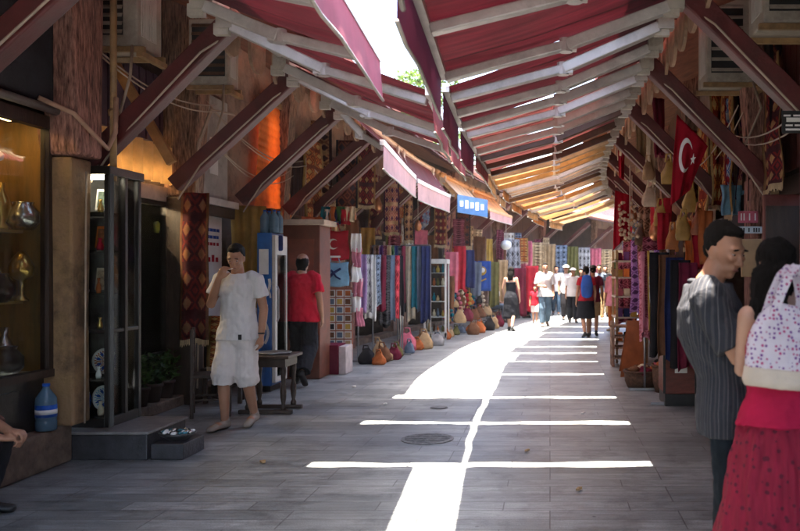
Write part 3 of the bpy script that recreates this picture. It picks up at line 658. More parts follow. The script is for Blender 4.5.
# ---- platform and glass cabinet
DSTONE = mat('dark_step_stone', (.045, .045, .05), .45, .4, 8, .25, 40)
t = thing('doorstep', 'dark stone platform with a lower step in front of the glass cabinet', 'step', (-3.6, 6.65, 0))
MB().box(-4.18, -3.27, 6.49, 7.18, .003, .21).build('platform', DSTONE, t, bevel=.008)
MB().box(-4.18, -3.25, 6.47, 7.19, .212, .235).build('slab', mat('pale_step_top', (.22, .21, .20), .35, .3, 8, .2, 40), t, bevel=.006)
MB().box(-3.245, -2.98, 6.5, 6.9, .003, .13).build('lower_step', DSTONE, t, bevel=.008)
t = thing('display_cabinet', 'tall black glass display cabinet with one door standing open on the platform', 'cabinet', (-3.9, 6.9, .235))
x0, x1, y0, y1, zb, zt = -4.12, -3.68, 6.66, 7.14, .237, 2.34
q = MB()
for xx in (x0, x1):
    for yy in (y0, y1): q.box(xx-.022, xx+.022, yy-.022, yy+.022, zb, zt)
q.box(x0-.02, x1+.02, y0-.02, y1+.02, zb, zb+.08); q.box(x0-.04, x1+.04, y0-.04, y1+.04, zt, zt+.07); q.box(x0-.02, x1+.02, y0-.02, y1+.02, 1.02, 1.05)
q.build('frame', BLACKWOOD, t, bevel=.005)
q = MB(); q.box(x0+.03, x1-.03, y0-.004, y0, zb+.08, zt); q.box(x1-.003, x1+.001, y0+.03, y1-.03, zb+.08, zt); q.build('pane', GLASS, t)
q = MB(); q.box(x0-.02, x0-.005, y0, y1, zb, zt); q.box(x0, x1, y1-.01, y1+.012, zb+.08, zt); q.build('cabinet_back', mat('grey_felt', (.16, .155, .15), .9, .3, 8, .1), t)
for z in (.62, 1.34, 1.7, 2.02):
    q = MB(); q.box(x0, x1-.03, y0+.02, y1-.03, z, z+.012); q.build('shelf', mat('dark_glass_shelf', (.06, .06, .05), .2, .3, 6, 0), t)
# doors that stand open toward the street
for k, (ang, hy) in enumerate(((math.radians(-38), y1+.01), (math.radians(-62), y0+.01))):
    M = Matrix.Translation((x1+.03, hy, 0)) @ Matrix.Rotation(ang, 4, 'Z'); W = .27
    def tr(qq):
        qq.v = [tuple(M @ Vector(p)) for p in qq.v]; return qq
    q = MB(); q.box(0, .035, -.014, .014, zb+.05, zt-.02); q.box(W-.035, W, -.014, .014, zb+.05, zt-.02); q.box(.035, W-.035, -.014, .014, zb+.05, zb+.12); q.box(.035, W-.035, -.014, .014, zt-.09, zt-.02)
    if k == 0: continue
    d = tr(q).build('door', BLACKWOOD, t)
    q = MB(); q.box(.034, W-.034, -.003, .003, zb+.12, zt-.09); tr(q).build('pane', GLASS, d)
q = MB(); q.box(x1-.02, x1+.028, 6.88, 6.92, zb+.08, zt); q.build('stile', BLACKWOOD, t)
q = MB(); q.box(x0+.05, x1-.06, y0+.05, y0+.08, zt-.03, zt-.005); q.build('glow_strip', emit('cabinet_fill_glow', (1, .86, .66), 5), t)  # added glow under the cabinet top, brightens the wares inside
rnd = random.Random(4)
spec = [(2.03, 'tan', 'framed tan print'), (2.03, 'white', 'white printed card'), (1.71, 'cream', 'cream framed print'), (1.71, 'orange', 'orange patterned tile'), (1.35, 'brown', 'brown framed print'), (1.35, 'cream', 'cream printed card'),
        (1.05, 'white', 'white printed card'), (.64, 'rust', 'rust patterned plate'), (.64, 'tan', 'tan printed card'), (.32, 'sky blue', 'blue glazed plate'), (.32, 'rust', 'rust glazed plate')]
shn = {2.03: 'top', 1.71: 'second', 1.35: 'third', 1.05: 'fourth', .64: 'fifth', .32: 'lowest'}
for i, (z, c, lab) in enumerate(spec):
    side = i % 2; xx = x0+.11+.17*side; yy = y0+.13+.1*side
    if 'plate' in lab:
        q = MB()
        def pf(u, v):
            a = u*6.283; r = .012+.10*v
            return (xx+r*math.cos(a), yy+.03+.02*v*v*-1, z+.12+r*math.sin(a))
        q.grid(pf, 20, 4); o = q.build('plate', rugmat(c.replace(' ', '_')+'_glaze', CL[c], CL['white'], CL['blue'], 8, 1, 0), None, smooth=True, solid=.012); cat = 'plate'
    else:
        q = MB(); q.cbox((xx, yy, z+.12), .13, .014, .19, M=Matrix.Rotation(-.2, 3, 'X') @ Matrix.Rotation(.25*rnd.random(), 3, 'Z')); q.cur = 1
        q.cbox((xx-.001, yy-.0085, z+.122), .09, .012, .14, M=Matrix.Rotation(-.2, 3, 'X') @ Matrix.Rotation(.1, 3, 'Z'))
        o = q.build('framed_print', [cm(c, 0), col('print_ink_%d' % (i % 3), [(.3, .12, .05), (.1, .13, .1), (.4, .3, .2)][i % 3], var=.6, scale=26)], None); cat = 'print'
    tag(o, f'{lab} on the {shn[z]} shelf of the black glass cabinet, {"towards the street" if side else "towards the wall"}', cat)
# window behind: plates and glass
t = thing('plate', 'round golden plate on a stand in the dark window behind the cabinet', 'plate', (-4.56, 9.12, 1.24))
q = MB(); q.grid(lambda u, v: (-4.56+.03*v*v, 9.12+(.01+.15*v)*math.cos(u*6.283), 1.24+(.01+.15*v)*math.sin(u*6.283)), 28, 5); q.build('dish', rugmat('gold_plate', (.55, .40, .12), (.30, .32, .08), (.7, .55, .25), 14, 3, 0, False), t, smooth=True, solid=.012)
q = MB(); q.box(-4.62, -4.59, 9.02, 9.22, 1.07, 1.13); q.build('stand', BLACKWOOD, t)
lathe_thing('vase', (-4.56, 9.1, 1.52), [(.07, 0), (.075, .01), (.02, .05), (.025, .12), (.055, .2), (.05, .3), (.02, .36), (.035, .4)], GREENGL, 'tall yellow-green glass vase on a shelf of the dark window', 'vase')
lathe_thing('jar', (-4.56, 9.12, 1.94), [(.05, 0), (.10, .04), (.11, .14), (.06, .22), (.05, .27), (.06, .28)], GREENGL, 'round yellow-green jar on the top shelf of the dark window', 'jar')
lathe_thing('ewer', (-4.56, 9.02, .58), [(.05, 0), (.06, .02), (.03, .05), (.08, .16), (.07, .24), (.025, .34), (.035, .4)], SILVER, 'silver ewer on the bottom of the dark window', 'ewer')
lathe_thing('goblet', (-4.56, 9.2, .58), [(.045, 0), (.04, .01), (.01, .03), (.01, .12), (.045, .16), (.05, .24)], SILVER, 'silver goblet beside the ewer in the dark window', 'goblet')
# bowl of trinkets on the low step
t = thing('bowl', 'wide dark bowl heaped with silver and glass trinkets on the low step', 'bowl', (-3.11, 6.68, .13))
q = MB(); c = (-3.11, 6.68, .131); q.lathe(c, [(.07, 0), (.13, .035), (.155, .06), (.145, .062), (.12, .045)], 22, .8); q.build('dish', mat('dark_glazed', (.05, .05, .05), .3, .3, 9, .1), t, smooth=True)
rnd = random.Random(2)
for k in range(34):
    a = rnd.random()*6.28; r = .125*math.sqrt(rnd.random()); q = MB(); q.ball((c[0]+r*math.cos(a), c[1]+.8*r*math.sin(a), c[2]+.055+.03*rnd.random()*(1-r/.13)+.01), .016+.01*rnd.random(), None, .014, 7, 5, .25)
    q.build('trinket', (SILVER, mat('teal_glass_bead', (.05, .16, .2), .15, .4, 9, 0), PAPER, BLACKWOOD)[k % 4], t, smooth=True)
# ---- potted plants
POT = mat('terracotta', (.30, .085, .035), .8, .25, 8, .25, 40, dirt=.4)
SOIL = mat('potting_soil', (.03, .02, .012), .95, .4, 20, .5, 60)
LEAF = mat('leaf_green', (.05, .12, .025), .5, .5, 9, .1, 40, trans=.25)
LEAFD = mat('leaf_dark_green', (.025, .07, .02), .5, .5, 9, .1, 40, trans=.25)
def leafy(q, c, n, rx, rz, ls, rnd, up=.4):
    for _ in range(n):
        while True:
            p = Vector((rnd.uniform(-1, 1), rnd.uniform(-1, 1), rnd.uniform(-1, 1)))
            if p.length < 1: break
        p = Vector((p.x*rx, p.y*rx, p.z*rz))+Vector(c)
        d = Vector((rnd.uniform(-1, 1), rnd.uniform(-1, 1), rnd.uniform(-.6, 1)*up+.2)).normalized(); s = d.cross(Vector((rnd.uniform(-1, 1), rnd.uniform(-1, 1), 1))).normalized()
        L = ls*rnd.uniform(.6, 1.2); W = L*.32; u = s.cross(d)
        q.add([p, p+d*L*.5+s*W+u*L*.08, p+d*L, p+d*L*.5-s*W+u*L*.08], [(0, 1, 2, 3)])
plants = [(-4.30, 7.62, .085, .21, 'small terracotta pot with a low sprig, nearest the cabinet'), (-4.31, 7.86, .085, .22, 'terracotta pot with a short green plant, second from the cabinet'), (-4.31, 8.1, .09, .22, 'terracotta pot with a bushy herb, middle of the ledge row'),
          (-4.30, 8.38, .10, .2, 'dark pot with a tall leafy plant on the ledge'), (-4.31, 8.68, .10, .2, 'dark pot with a spreading green plant near the timber post'), (-4.31, 8.97, .095, .2, 'dark pot with a dense dark-leaved plant right beside the timber post')]
for i, (x, y, r, h, lab) in enumerate(plants):
    t = thing('potted_plant', lab, 'potted plant', (x, y, .12), 'plants on the ledge under the window'); rnd = random.Random(50+i)
    q = MB(); q.lathe((x, y, .121), [(r*.68, 0), (r*.95, h*.82), (r*1.06, h*.83), (r*1.06, h), (r*.94, h), (r*.9, h*.9)], 16); q.build('pot', POT if i < 3 else mat('dark_pot', (.05, .03, .025), .7, .3, 8, .2), t, smooth=True)
    q = MB(); q.lathe((x, y, .121), [(r*.88, h*.88), (r*.88, h*.92)], 12); q.build('soil', SOIL, t)
    hh = .07 if i < 1 else .14 if i < 3 else .2
    q = MB(); leafy(q, (x+.01, y, .12+h+hh*.7), 60 if i < 1 else 190, .1+.02*(i > 2), hh, .075, rnd); q.build('leaves', LEAF if i % 2 else LEAFD, t)
    q = MB()
    for k in range(5): q.tube([(x, y, .12+h*.9), (x+.08*(rnd.random()-.5), y+.08*(rnd.random()-.5), .12+h+hh)], .004, 5)
    q.build('stem', LEAFD, t)

# ---- air conditioners
def aircon(x0, x1, y0, y1, z0, z1, label, dark=False, s=-1):
    t = thing('air_conditioner', label, 'air conditioner', ((x0+x1)/2, (y0+y1)/2, z0), 'air conditioners fixed to the old upper walls')
    q = MB(); q.box(x0, x1, y0+.02, y1, z0, z1); q.build('casing', OLDWHITE, t, bevel=.015)
    q = MB(); a, b = x0+.05*(x1-x0)+.02, x1-.24*(x1-x0)*(0 if dark else 1)-.03
    q.box(a, b, y0+.008, y0+.018, z0+.09, z1-.06); q.build('grille_recess', BLACK, t)
    for k in range(7):
        z = lerp(z0+.10, z1-.1, k/6); q = MB(); q.prism([(a, y0-.004, z), (b, y0-.004, z), (b, y0+.01, z+.03), (a, y0+.01, z+.03)], 0, (0, 0, .012)); q.build('louvre', OLDWHITE if not dark else BRONZE, t)
    q = MB(); xf = x1 if s < 0 else x0
    for k in range(9): q.box(xf-.002 if s < 0 else xf-.008, xf+.008 if s < 0 else xf+.002, lerp(y0+.08, y1-.1, k/9), lerp(y0+.08, y1-.1, k/9)+.02, z0+.1, z1-.08)
    q.build('front_grille', WHITEMET, t)
    q = MB(); q.box(x0-.03, x1+.05, y0+.03, y0+.07, z0-.05, z0-.004); q.box(x0-.03, x1+.05, y1-.07, y1-.03, z0-.05, z0-.004); q.box(x1+.0, x1+.05, y0, y1, z0-.10, z0-.052); q.build('bracket', PIPEY, t)
    q = MB(); q.tube([(x1-.05, y0+.03, z0), (x1, y0-.1, z0-.3), (x1-.1, y0-.05, z0-.55), (x1-.2, y0, z0-.8)], .012, 6); q.build('hose', CABLE, t, smooth=True)
aircon(-4.02, -3.62, 7.0, 7.46, 3.52, 4.15, 'off-white air conditioner with dark louvres high on the left wall near the pipe')
aircon(-3.95, -3.52, 8.72, 9.05, 3.58, 4.3, 'dark-faced air conditioner in a pale frame above the white board on the left', True)
aircon(1.62, 2.15, 8.25, 8.75, 3.5, 4.35, 'grey air conditioner above the hanging rugs on the right wall', False, 1)
aircon(1.7, 2.2, 6.35, 6.85, 3.52, 4.2, 'off-white air conditioner at the top right, above the dark stall wall', False, 1)

# ---- left: third shop: boards, curtains, carpets
MB_ = MB
q = MB(); q.box(-4.23, -4.20, 9.66, 10.42, 2.42, 3.72); q.cur = 1; q.box(-4.197, -4.19, 9.86, 10.1, 2.75, 3.2); tag(q.build('notice_board', [mat('grey_board', (.42, .38, .34), .8, .25, 3, .2, dirt=.5), PAPER], None), 'tall grey board with a white paper above the bright doorway', 'board')
def poster():
    t = thing('poster', 'white shop poster with blue and red lettering in the bright doorway', 'poster', (-4.33, 10, 1.4))
    MB().box(-4.37, -4.35, 9.85, 10.6, .9, 2.36).build('sheet', mat('bright_paper', (.82, .8, .77), .7, .05, 5, 0), t)
    q = MB(); rnd = random.Random(5)
    for r_ in range(3):
        for k in range(6):
            y = 9.93+k*.1; z = 2.05-r_*.09; q.cur = 0 if r_ < 2 else 1; q.box(-4.349, -4.346, y, y+.06+.03*rnd.random(), z, z+.04)
    for k in range(5): q.cur = 1; q.box(-4.349, -4.346, 9.92+k*.12, 10.0+k*.12, 1.66, 1.72+.03*(k % 2))
    q.build('lettering', [cm('blue', 0), cm('crimson', 0)], t)
    MB().box(-4.36, -4.33, 9.78, 9.845, .1, 2.4).build('edge_strip', WHITEMET, t)
poster()
q = MB(); q.box(-4.26, -4.16, 9.6, 10.7, 2.365, 2.45); tag(q.build('shop_sign', WHITEMET, None), 'narrow white sign box over the bright doorway', 'sign')
rug('kilim', -4.13, 8.93, -3.83, 8.99, 2.42, .78, RUG_DUSK, 'dark red patterned kilim hanging beside the timber post on the left', 'rugs hung on the shop fronts', seed=3, amp=.03)
rug('kilim', -3.95, 9.2, -3.5, 9.35, 1.02, .45, RUG_RUST, 'small rust kilim draped low behind the man in white shorts', 'rugs hung on the shop fronts', seed=5, amp=.05)
scarf('curtain', -4.05, 10.75, 2.42, 1.35, .42, YELLOW, 'mustard yellow curtain gathered beside the poster', 'curtain', None, .35, 4, 3, .03)
rug('kilim', -3.98, 11.15, -3.86, 11.2, 2.42, .55, RUG_DARK, 'narrow dark kilim hanging between the mustard curtain and the blue fridge', 'rugs hung on the shop fronts', seed=6)
rug('kilim', -3.83, 11.0, -3.70, 11.05, 2.40, .45, RUG_RUST, 'narrow rust kilim hanging close to the blue fridge', 'rugs hung on the shop fronts', seed=7)
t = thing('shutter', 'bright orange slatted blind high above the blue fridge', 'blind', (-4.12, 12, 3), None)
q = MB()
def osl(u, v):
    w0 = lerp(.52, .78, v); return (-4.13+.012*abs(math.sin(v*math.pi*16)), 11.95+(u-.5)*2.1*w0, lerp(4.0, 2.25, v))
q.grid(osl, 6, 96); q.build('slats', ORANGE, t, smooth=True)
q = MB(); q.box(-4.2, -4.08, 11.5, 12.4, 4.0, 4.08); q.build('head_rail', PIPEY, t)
q = MB(); q.box(-4.243, -4.238, 11.75, 12.15, 2.4, 3.85); q.build('added_glow_board', emit('blind_glow', (1, .62, .3), .3), t)  # added emissive board, makes the orange slats look backlit
# table with turned legs and tray
t = thing('side_table', 'small dark wooden table with turned legs and a tray, behind the man in white', 'table', (-3.0, 8.75, 0))
tz = .60
q = MB(); q.box(-3.32, -2.78, 8.5, 9.0, tz, tz+.035); q.build('tabletop', DARKWOOD, t, bevel=.008)
q = MB(); q.box(-3.27, -2.83, 8.55, 8.95, tz-.09, tz-.002); q.build('apron', DARKWOOD, t)
for (xx, yy) in ((-3.24, 8.58), (-2.86, 8.58), (-3.24, 8.92), (-2.86, 8.92)):
    q = MB(); q.lathe((xx, yy, .053), [(.028, 0), (.032, .03), (.018, .06), (.03, .12), (.034, .2), (.02, .27), (.026, .36), (.032, .4), (.03, .458)], 12); q.build('leg', DARKWOOD, t, smooth=True)
for yy in (8.58, 8.92):
    q = MB(); q.beam((-3.34, yy, .03), (-2.76, yy, .03), .05, .045); q.build('foot', DARKWOOD, t, bevel=.01)
q = MB(); q.lathe((-3.02, 8.75, tz+.036), [(.17, 0), (.19, .02), (.185, .022), (.165, .006)], 22); tag(q.build('tray', STEEL, None, smooth=True), 'round metal tray on the small dark table', 'tray')
# chair behind the man
def chair(x, y, rz, label):
    t = thing('chair', label, 'chair', (x, y, 0)); M = Matrix.Translation((x, y, 0)) @ Matrix.Rotation(rz, 4, 'Z')
    def bb(nm, *a, **k):
        q = MB(); q.box(*a); q.v = [tuple(M @ Vector(p)) for p in q.v]; q.build(nm, DARKWOOD, t, bevel=.006)
    bb('seat', -.2, .2, -.2, .2, .42, .45)
    for sx in (-1, 1):
        bb('leg', sx*.18-.018, sx*.18+.018, .165, .2, .003, .42); bb('leg', sx*.18-.018, sx*.18+.018, -.2, -.165, .003, .93)
        bb('stretcher', sx*.18-.01, sx*.18+.01, -.16, .16, .18, .2)
    for z in (.55, .68, .82): bb('backrest', -.16, .16, -.19, -.175, z, z+.07)
    bb('stretcher', -.16, .16, .175, .19, .22, .24); bb('stretcher', -.16, .16, -.19, -.175, .22, .24)
chair(-3.62, 8.55, -1.2, 'dark wooden chair against the wall behind the man in white shorts')
chair(-3.85, 9.75, -1.57, 'dark wooden chair in the shadow by the bright doorway')
# ---- drinks fridge
t = thing('drinks_fridge', 'blue drinks fridge with a white swoosh on its side beside the booth', 'fridge', (-3.5, 10.35, 0))
x0, x1, y0, y1 = -3.72, -3.53, 10.15, 10.6
MB().box(x0, x1, y0, y1, .08, 2.03).build('cabinet', col('fridge_blue', (.015, .11, .36), rough=.35, spec=.5, bump=.03), t, bevel=.012)
MB().box(x0+.03, x1-.03, y0+.04, y1-.04, .003, .08).build('kickplate', BLACK, t)
d = MB().box(x1+.002, x1+.05, y0-.004, y1, .12, 2.0).build('door', WHITEMET, t, bevel=.01)
MB().box(x1+.051, x1+.056, y0+.06, y1-.06, .2, 1.75).build('pane', GLASS, d)
q = MB(); q.tube([(x1+.06, y0+.03, .9), (x1+.08, y0+.03, .95), (x1+.08, y0+.03, 1.3), (x1+.06, y0+.03, 1.35)], .01, 6); q.build('handle', STEEL, d)
q = MB(); q.box(x0+.03, x0+.15, y0-.006, y0-.002, 1.5, 1.82); q.build('sticker', PAPER, t)
q = MB()
def stroke(pts, w):
    for (a, b) in zip(pts, pts[1:]):
        A = Vector((a[0], 0, a[1])); B = Vector((b[0], 0, b[1])); n = (B-A).normalized(); n = Vector((-n.z, 0, n.x))*w/2
        q.add([(A+n+Vector((0, y0-.004, 0))), (B+n+Vector((0, y0-.004, 0))), (B-n+Vector((0, y0-.004, 0))), (A-n+Vector((0, y0-.004, 0)))], [(0, 1, 2, 3)])
cx_ = x0+.10
stroke([(cx_+.055*math.sin(k*.55+.3)+(k-7)*.002, .62+k*.055) for k in range(16)], .035)
stroke([(cx_+.03+.045*math.cos(k*.5), 1.2+.1*math.sin(k*.5)) for k in range(11)], .022)
stroke([(cx_-.03+.04*math.cos(k*.6), .8+.07*math.sin(k*.6)) for k in range(10)], .02)
q.build('logo', PAPER, t)
MB().cbox((x1+.04, y0+.12, 1.9), .12, .04, .2, rz=.2).build('side_lamp', cm('navy', 0), t, bevel=.02)
for i in range(4):
    bottle((x0+.06+.12*(i % 2), y0+.12+.16*(i//2), 2.032),   .058, .29, f'{("front left", "front right", "back left", "back right")[i]} water bottle of four on top of the blue fridge', 'water bottles on the fridge', lab=False)
# ---- red-brown booth
t = thing('booth', 'red-brown wooden booth with a pale top beside the man in red', 'booth', (-3.55, 11.6, 0))
MB().box(-3.80, -3.28, 11.4, 11.95, .003, 2.2).build('body', mat('booth_red', (.15, .04, .02), .55, .3, 4, .15, 30, dirt=.4), t, bevel=.012)
MB().box(-3.86, -3.20, 11.33, 12.0, 2.202, 2.28).build('top', mat('pale_booth_top', (.55, .45, .36), .6, .2, 5, .1, dirt=.3), t, bevel=.01)
MB().box(-3.72, -3.36, 11.385, 11.398, .3, 2.0).build('panel', mat('booth_panel', (.2, .055, .028), .5, .3, 4, .15, 30), t)
t = thing('storage_box', 'low red box with a white end on the paving right of the man in red', 'box', (-3.2, 12.0, 0))
MB().box(-3.42, -3.15, 11.9, 12.35, .003, .44).build('body', cm('maroon', 0), t, bevel=.01)
MB().box(-3.148, -3.04, 11.92, 12.33, .003, .42).build('end_panel', mat('worn_white_end', (.5, .42, .4), .7, .2, 6, .1, dirt=.3), t, bevel=.008)
# ---- display panel with postcards, printed bags
def ppanel():
    t = thing('card_rack', 'rack of small printed magnets in rows below the printed bags', 'card rack', (-3.3, 12.9, 0))
    MB().box(-3.74, -3.2, 12.95, 12.99, .1, 1.28).build('backboard', mat('card_board', (.30, .10, .06), .8, .2, 6, .1), t)
    rnd = random.Random(11); pal = ['tan', 'slate', 'gold', 'slate', 'brown', 'olive', 'black', 'rust', 'brown']
    for r_ in range(8):
        for c_ in range(4):
            q = MB(); x = -3.72+c_*.132; z = 1.13-r_*.135
            q.box(x, x+.112, 12.932, 12.949, z, z+.112); q.cur = 1; q.box(x+.014, x+.098, 12.928, 12.931, z+.014, z+.098)
            q.build('card', [mat('card_white', (.7, .66, .58), .6, .05, 5, 0), cm(rnd.choice(pal), 0)], t)
ppanel()
def printed_bag(x, z0, w, h, c, label, motif):
    t = thing('printed_bag', label, 'cloth bag', (x, 12.9, z0))
    q = MB(); q.grid(lambda u, v: (x+(u-.5)*w*(1+.05*math.sin(v*6)), 12.88-.03*math.sin(u*3.14)*math.sin(v*3.14), z0+h*v+.01*math.sin(u*8)), 12, 12); q.build('bag_body', cm(c, .05), t, smooth=True, solid=.02)
    q = MB(); y = 12.83
    if motif:   # crescent and star emblem
        for k in range(14):
            a0, a1 = math.radians(50+k*19), math.radians(50+(k+1)*19); cx, cz = x-.02, z0+h*.55
            f = lambda a, k_: (cx+.085*math.cos(a), y, cz+.085*math.sin(a))
            g = lambda a: (cx+.022+.066*math.cos(a), y, cz+.066*math.sin(a))
            q.add([f(a0, 0), f(a1, 0), g(a1), g(a0)], [(0, 1, 2, 3)])
        q.build('printed_emblem', PAPER, t); q = MB(); q.box(x-.1, x+.1, y-.004, y, z0+.04, z0+.07)
    else:
        q.tube([(x-.1, y, z0+h*.3), (x-.02, y, z0+h*.55), (x+.1, y, z0+h*.75)], .02, 6); q.tube([(x-.05, y, z0+h*.7), (x+.03, y, z0+h*.4), (x+.1, y, z0+h*.3)], .014, 6)
    q.build('printed_motif', PAPER if motif else cm('navy', 0), t)
    tag(t.children[-1], kind='stuff') if False else None
    q = MB(); q.tube([(x-.08, 12.87, z0+h), (x-.05, 12.87, z0+h+.12), (x+.05, 12.87, z0+h+.12), (x+.08, 12.87, z0+h)], .01, 6); q.build('handle', cm(c, .05), t)
printed_bag(-3.46, 1.72, .44, .47, 'crimson', 'crimson cloth bag printed with a white crescent emblem above the card rack', True)
printed_bag(-3.46, 1.3, .44, .38, 'sky blue', 'light blue cloth bag printed with a dark squiggle, under the crimson bag', False)
for i in range(6):
    scarf('napkin', -3.12+.02*(i % 2), 12.86+.02*i, 2.15-i*.24, .3, .16, PAPER if i % 2 == 0 else cm('pink', .05), f'{"white" if i % 2 == 0 else "pink"} folded cloth clipped in a column right of the printed bags, {ORD[i] if i else "first"} from the top', 'cloth', 'cloths clipped in a column', .4+.3*(i % 3), 2, i, .04)
# ---- clothes rail helper
def rail_scarves(pts, zt, n, names, L, w, group, where, seed, ang=None, postbase=True, raillab='', taper=1.0):
    rnd = random.Random(seed)
    (xa, ya), (xb, yb) = pts
    t = thing('garment_rail', raillab, 'rail', (xa, ya, 0))
    q = MB(); q.tube([(xa, ya, zt), (xb, yb, zt)], .014, 8); q.build('rail', STEEL, t, smooth=True)
    for (x, y) in pts:
        q = MB(); q.tube([(x, y, .003), (x, y, zt)], .014, 8); q.build('post', STEEL, t, smooth=True)
        q = MB(); q.beam((x-.2, y, .02), (x+.2, y, .02), .03, .03); q.build('foot', STEEL, t)
    a0 = math.atan2(yb-ya, xb-xa)
    out = []
    for i in range(n):
        u = (i+.5)/n; c = names[i % len(names)]
        l = L*(.8+.35*rnd.random())
        pre = f'beside the {names[i-1]} one' if i else 'at the near end'
        out.append((i, c))
        scarf('scarf', lerp(xa, xb, u), lerp(ya, yb, u), zt+.01, l, w, cm(c) if (i+seed) % 2 else cmp_(c, i), f'{c} scarf {pre} {where}', 'scarf', group, (ang if ang is not None else a0)+rnd.uniform(-.3, .3), 2, seed*31+i, .022, taper)
rail_scarves(((-3.25, 13.55), (-2.75, 14.7)), 1.82, 9, ['lilac', 'grey', 'white', 'slate', 'maroon', 'black', 'slate', 'crimson', 'black'], 1.1, .2, 'scarves on the first left rail', 'on the first left rail', 3, .25, raillab='steel rail of mixed long scarves beside the card rack on the left')
rail_scarves(((-3.3, 14.9), (-2.82, 15.3)), 2.02, 8, ['brown', 'purple', 'maroon', 'tan', 'green', 'navy', 'black', 'maroon'], 1.25, .18, 'scarves on the second left rail', 'on the second left rail', 4, .1, raillab='taller steel rail of scarves on the left behind the first one')
for i, (px, c, lab) in enumerate(((402, 'black', 'long black shawl left of the teal shawls'), (411, 'cream', 'narrow cream shawl between the black and teal shawls'), (417, 'teal', 'bright teal shawl, the left one of the teal pair'), (423, 'slate', 'slate shawl just right of the bright teal shawl'), (427, 'navy', 'short navy shawl beside the slate shawl'))):
    x, y, z = P(px, 248, 17.1); scarf('shawl', x, y-.05*i, 2.08, 1.45+.15*math.sin(i*2), .2, cm(c), lab+' on the third left rail', 'shawl', 'shawls on the third left rail', .1, 2, 90+i, .03)
t = thing('garment_rail', 'steel rail of teal and dark shawls on the left before the glass showcase', 'rail', (-3, 17, 0))
q = MB(); q.tube([(-3.25, 17.15, 2.1), (-2.55, 17.0, 2.1)], .015, 8); q.build('rail', STEEL, t)
for x in (-3.25, -2.55): q = MB(); q.tube([(x, 17.08, .003), (x, 17.08, 2.1)], .015, 8); q.build('post', STEEL, t)
# glass showcase
t = thing('glass_showcase', 'white framed glass showcase full of small wares on the left', 'showcase', (-2.62, 18.2, 0))
x0, x1, y0, y1, h = -2.82, -2.35, 18.0, 18.5, 1.72
q = MB()
for xx in (x0, x1):
    for yy in (y0, y1): q.box(xx-.02, xx+.02, yy-.02, yy+.02, .003, h)
q.box(x0-.03, x1+.03, y0-.03, y1+.03, h, h+.1); q.box(x0-.02, x1+.02, y0-.02, y1+.02, .05, .16); q.build('frame', WHITEMET, t)
q = MB(); q.box(x0, x1, y0-.003, y0, .16, h); q.box(x1-.002, x1, y0+.02, y1-.02, .16, h); q.build('pane', GLASS, t)
for z in (.16, .5, .85, 1.2, 1.5): q = MB(); q.box(x0+.02, x1-.02, y0+.02, y1-.02, z, z+.015); q.build('shelf', ALU, t)
rnd = random.Random(8); pal = ['tan', 'brown', 'rust', 'olive', 'cream', 'slate', 'gold', 'teal']
for k, z in enumerate((.176, .516, .866, 1.216, 1.516)):
    for i in range(4):
        c = pal[(k*3+i) % 8]; xx = x0+.08+.1*i; r = .03+.012*rnd.random(); hh = .12+.08*rnd.random()
        lathe_thing('ornament', (xx, y0+.12+.1*(i % 2), z), [(r*.7, 0), (r, hh*.3), (r*.9, hh*.6), (r*.4, hh*.8), (r*.5, hh)], cm(c, 0), f'{c} ornament, {("first", "second", "third", "fourth")[i]} from the left on the {("lowest", "second lowest", "middle", "second highest", "top")[k]} shelf of the glass showcase', 'ornament', 'ornaments in the glass showcase', 9)
# bags, sacks
def sack(name, c, w, d, h, m, label, cat, group=None, seed=0, handle=None):
    rnd = random.Random(seed); t = thing(name, label, cat, c, group)
    q = MB(); ph = rnd.random()*6
    sg = lambda x, e: math.copysign(abs(x)**e, x)
    lean = (rnd.random()-.5)*.3
    def f(u, v):
        a = u*6.283; r = (.86, .98, 1.0, .97, .93, .86, .76, .62, .50, .42)[min(9, int(round(v*9)))]
        k = 1+.30*noise.noise(Vector((2.2*math.cos(a), 2.2*math.sin(a), v*3+seed*1.7)))+.05*math.sin(9*a+ph*3+v*4)*(v**1.5)
        return (c[0]+w/2*r*k*sg(math.cos(a), .65)+lean*h*v*.5, c[1]+d/2*r*k*sg(math.sin(a), .65), c[2]+.003+h*v*(1+.10*math.sin(2*a+ph)*v))
    q.grid(f, 22, 9); n = len(q.v); q.v.append((c[0]+lean*h*.5, c[1], c[2]+h*.96)); q.f += [(n-23+i, n-22+i, n) for i in range(22)]; q.m += [0]*22
    q.build('bag_body', m, t, smooth=True)
    q = MB(); q.tube([(c[0]-w*.2, c[1]-.02, c[2]+h*.96), (c[0]-w*.13, c[1]-.05, c[2]+h*1.3), (c[0]+w*.13, c[1]-.05, c[2]+h*1.3), (c[0]+w*.2, c[1]-.02, c[2]+h*.96)], .012, 6); q.build('handle', handle or m, t, smooth=True)
    return t
bags = [(-3.05, 13.3, .28, .24, 'black', 'black bag'), (-2.85, 13.6, .26, .26, 'brown', 'brown leather bag'), (-3.0, 13.95, .22, .3, 'tan', 'tan bag'), (-2.72, 13.95, .24, .22, 'maroon', 'maroon bag'),
        (-2.78, 15.6, .36, .34, 'rose', 'dusty rose sack'), (-2.5, 15.9, .34, .3, 'tan', 'tan sack'), (-2.62, 16.5, .36, .28, 'brown', 'brown sack'), (-2.34, 16.6, .3, .24, 'grey', 'grey sack')]
for i, (x, y, w, h, c, nm) in enumerate(bags):
    sack('shopping_bag', (x, y, 0), w, w*.7, h, cm(c, 0), f'{nm} on the paving under the {"first" if i < 4 else "second" if i < 6 else "third"} left scarf rail', 'bag', 'bags on the paving by the left rails', i)
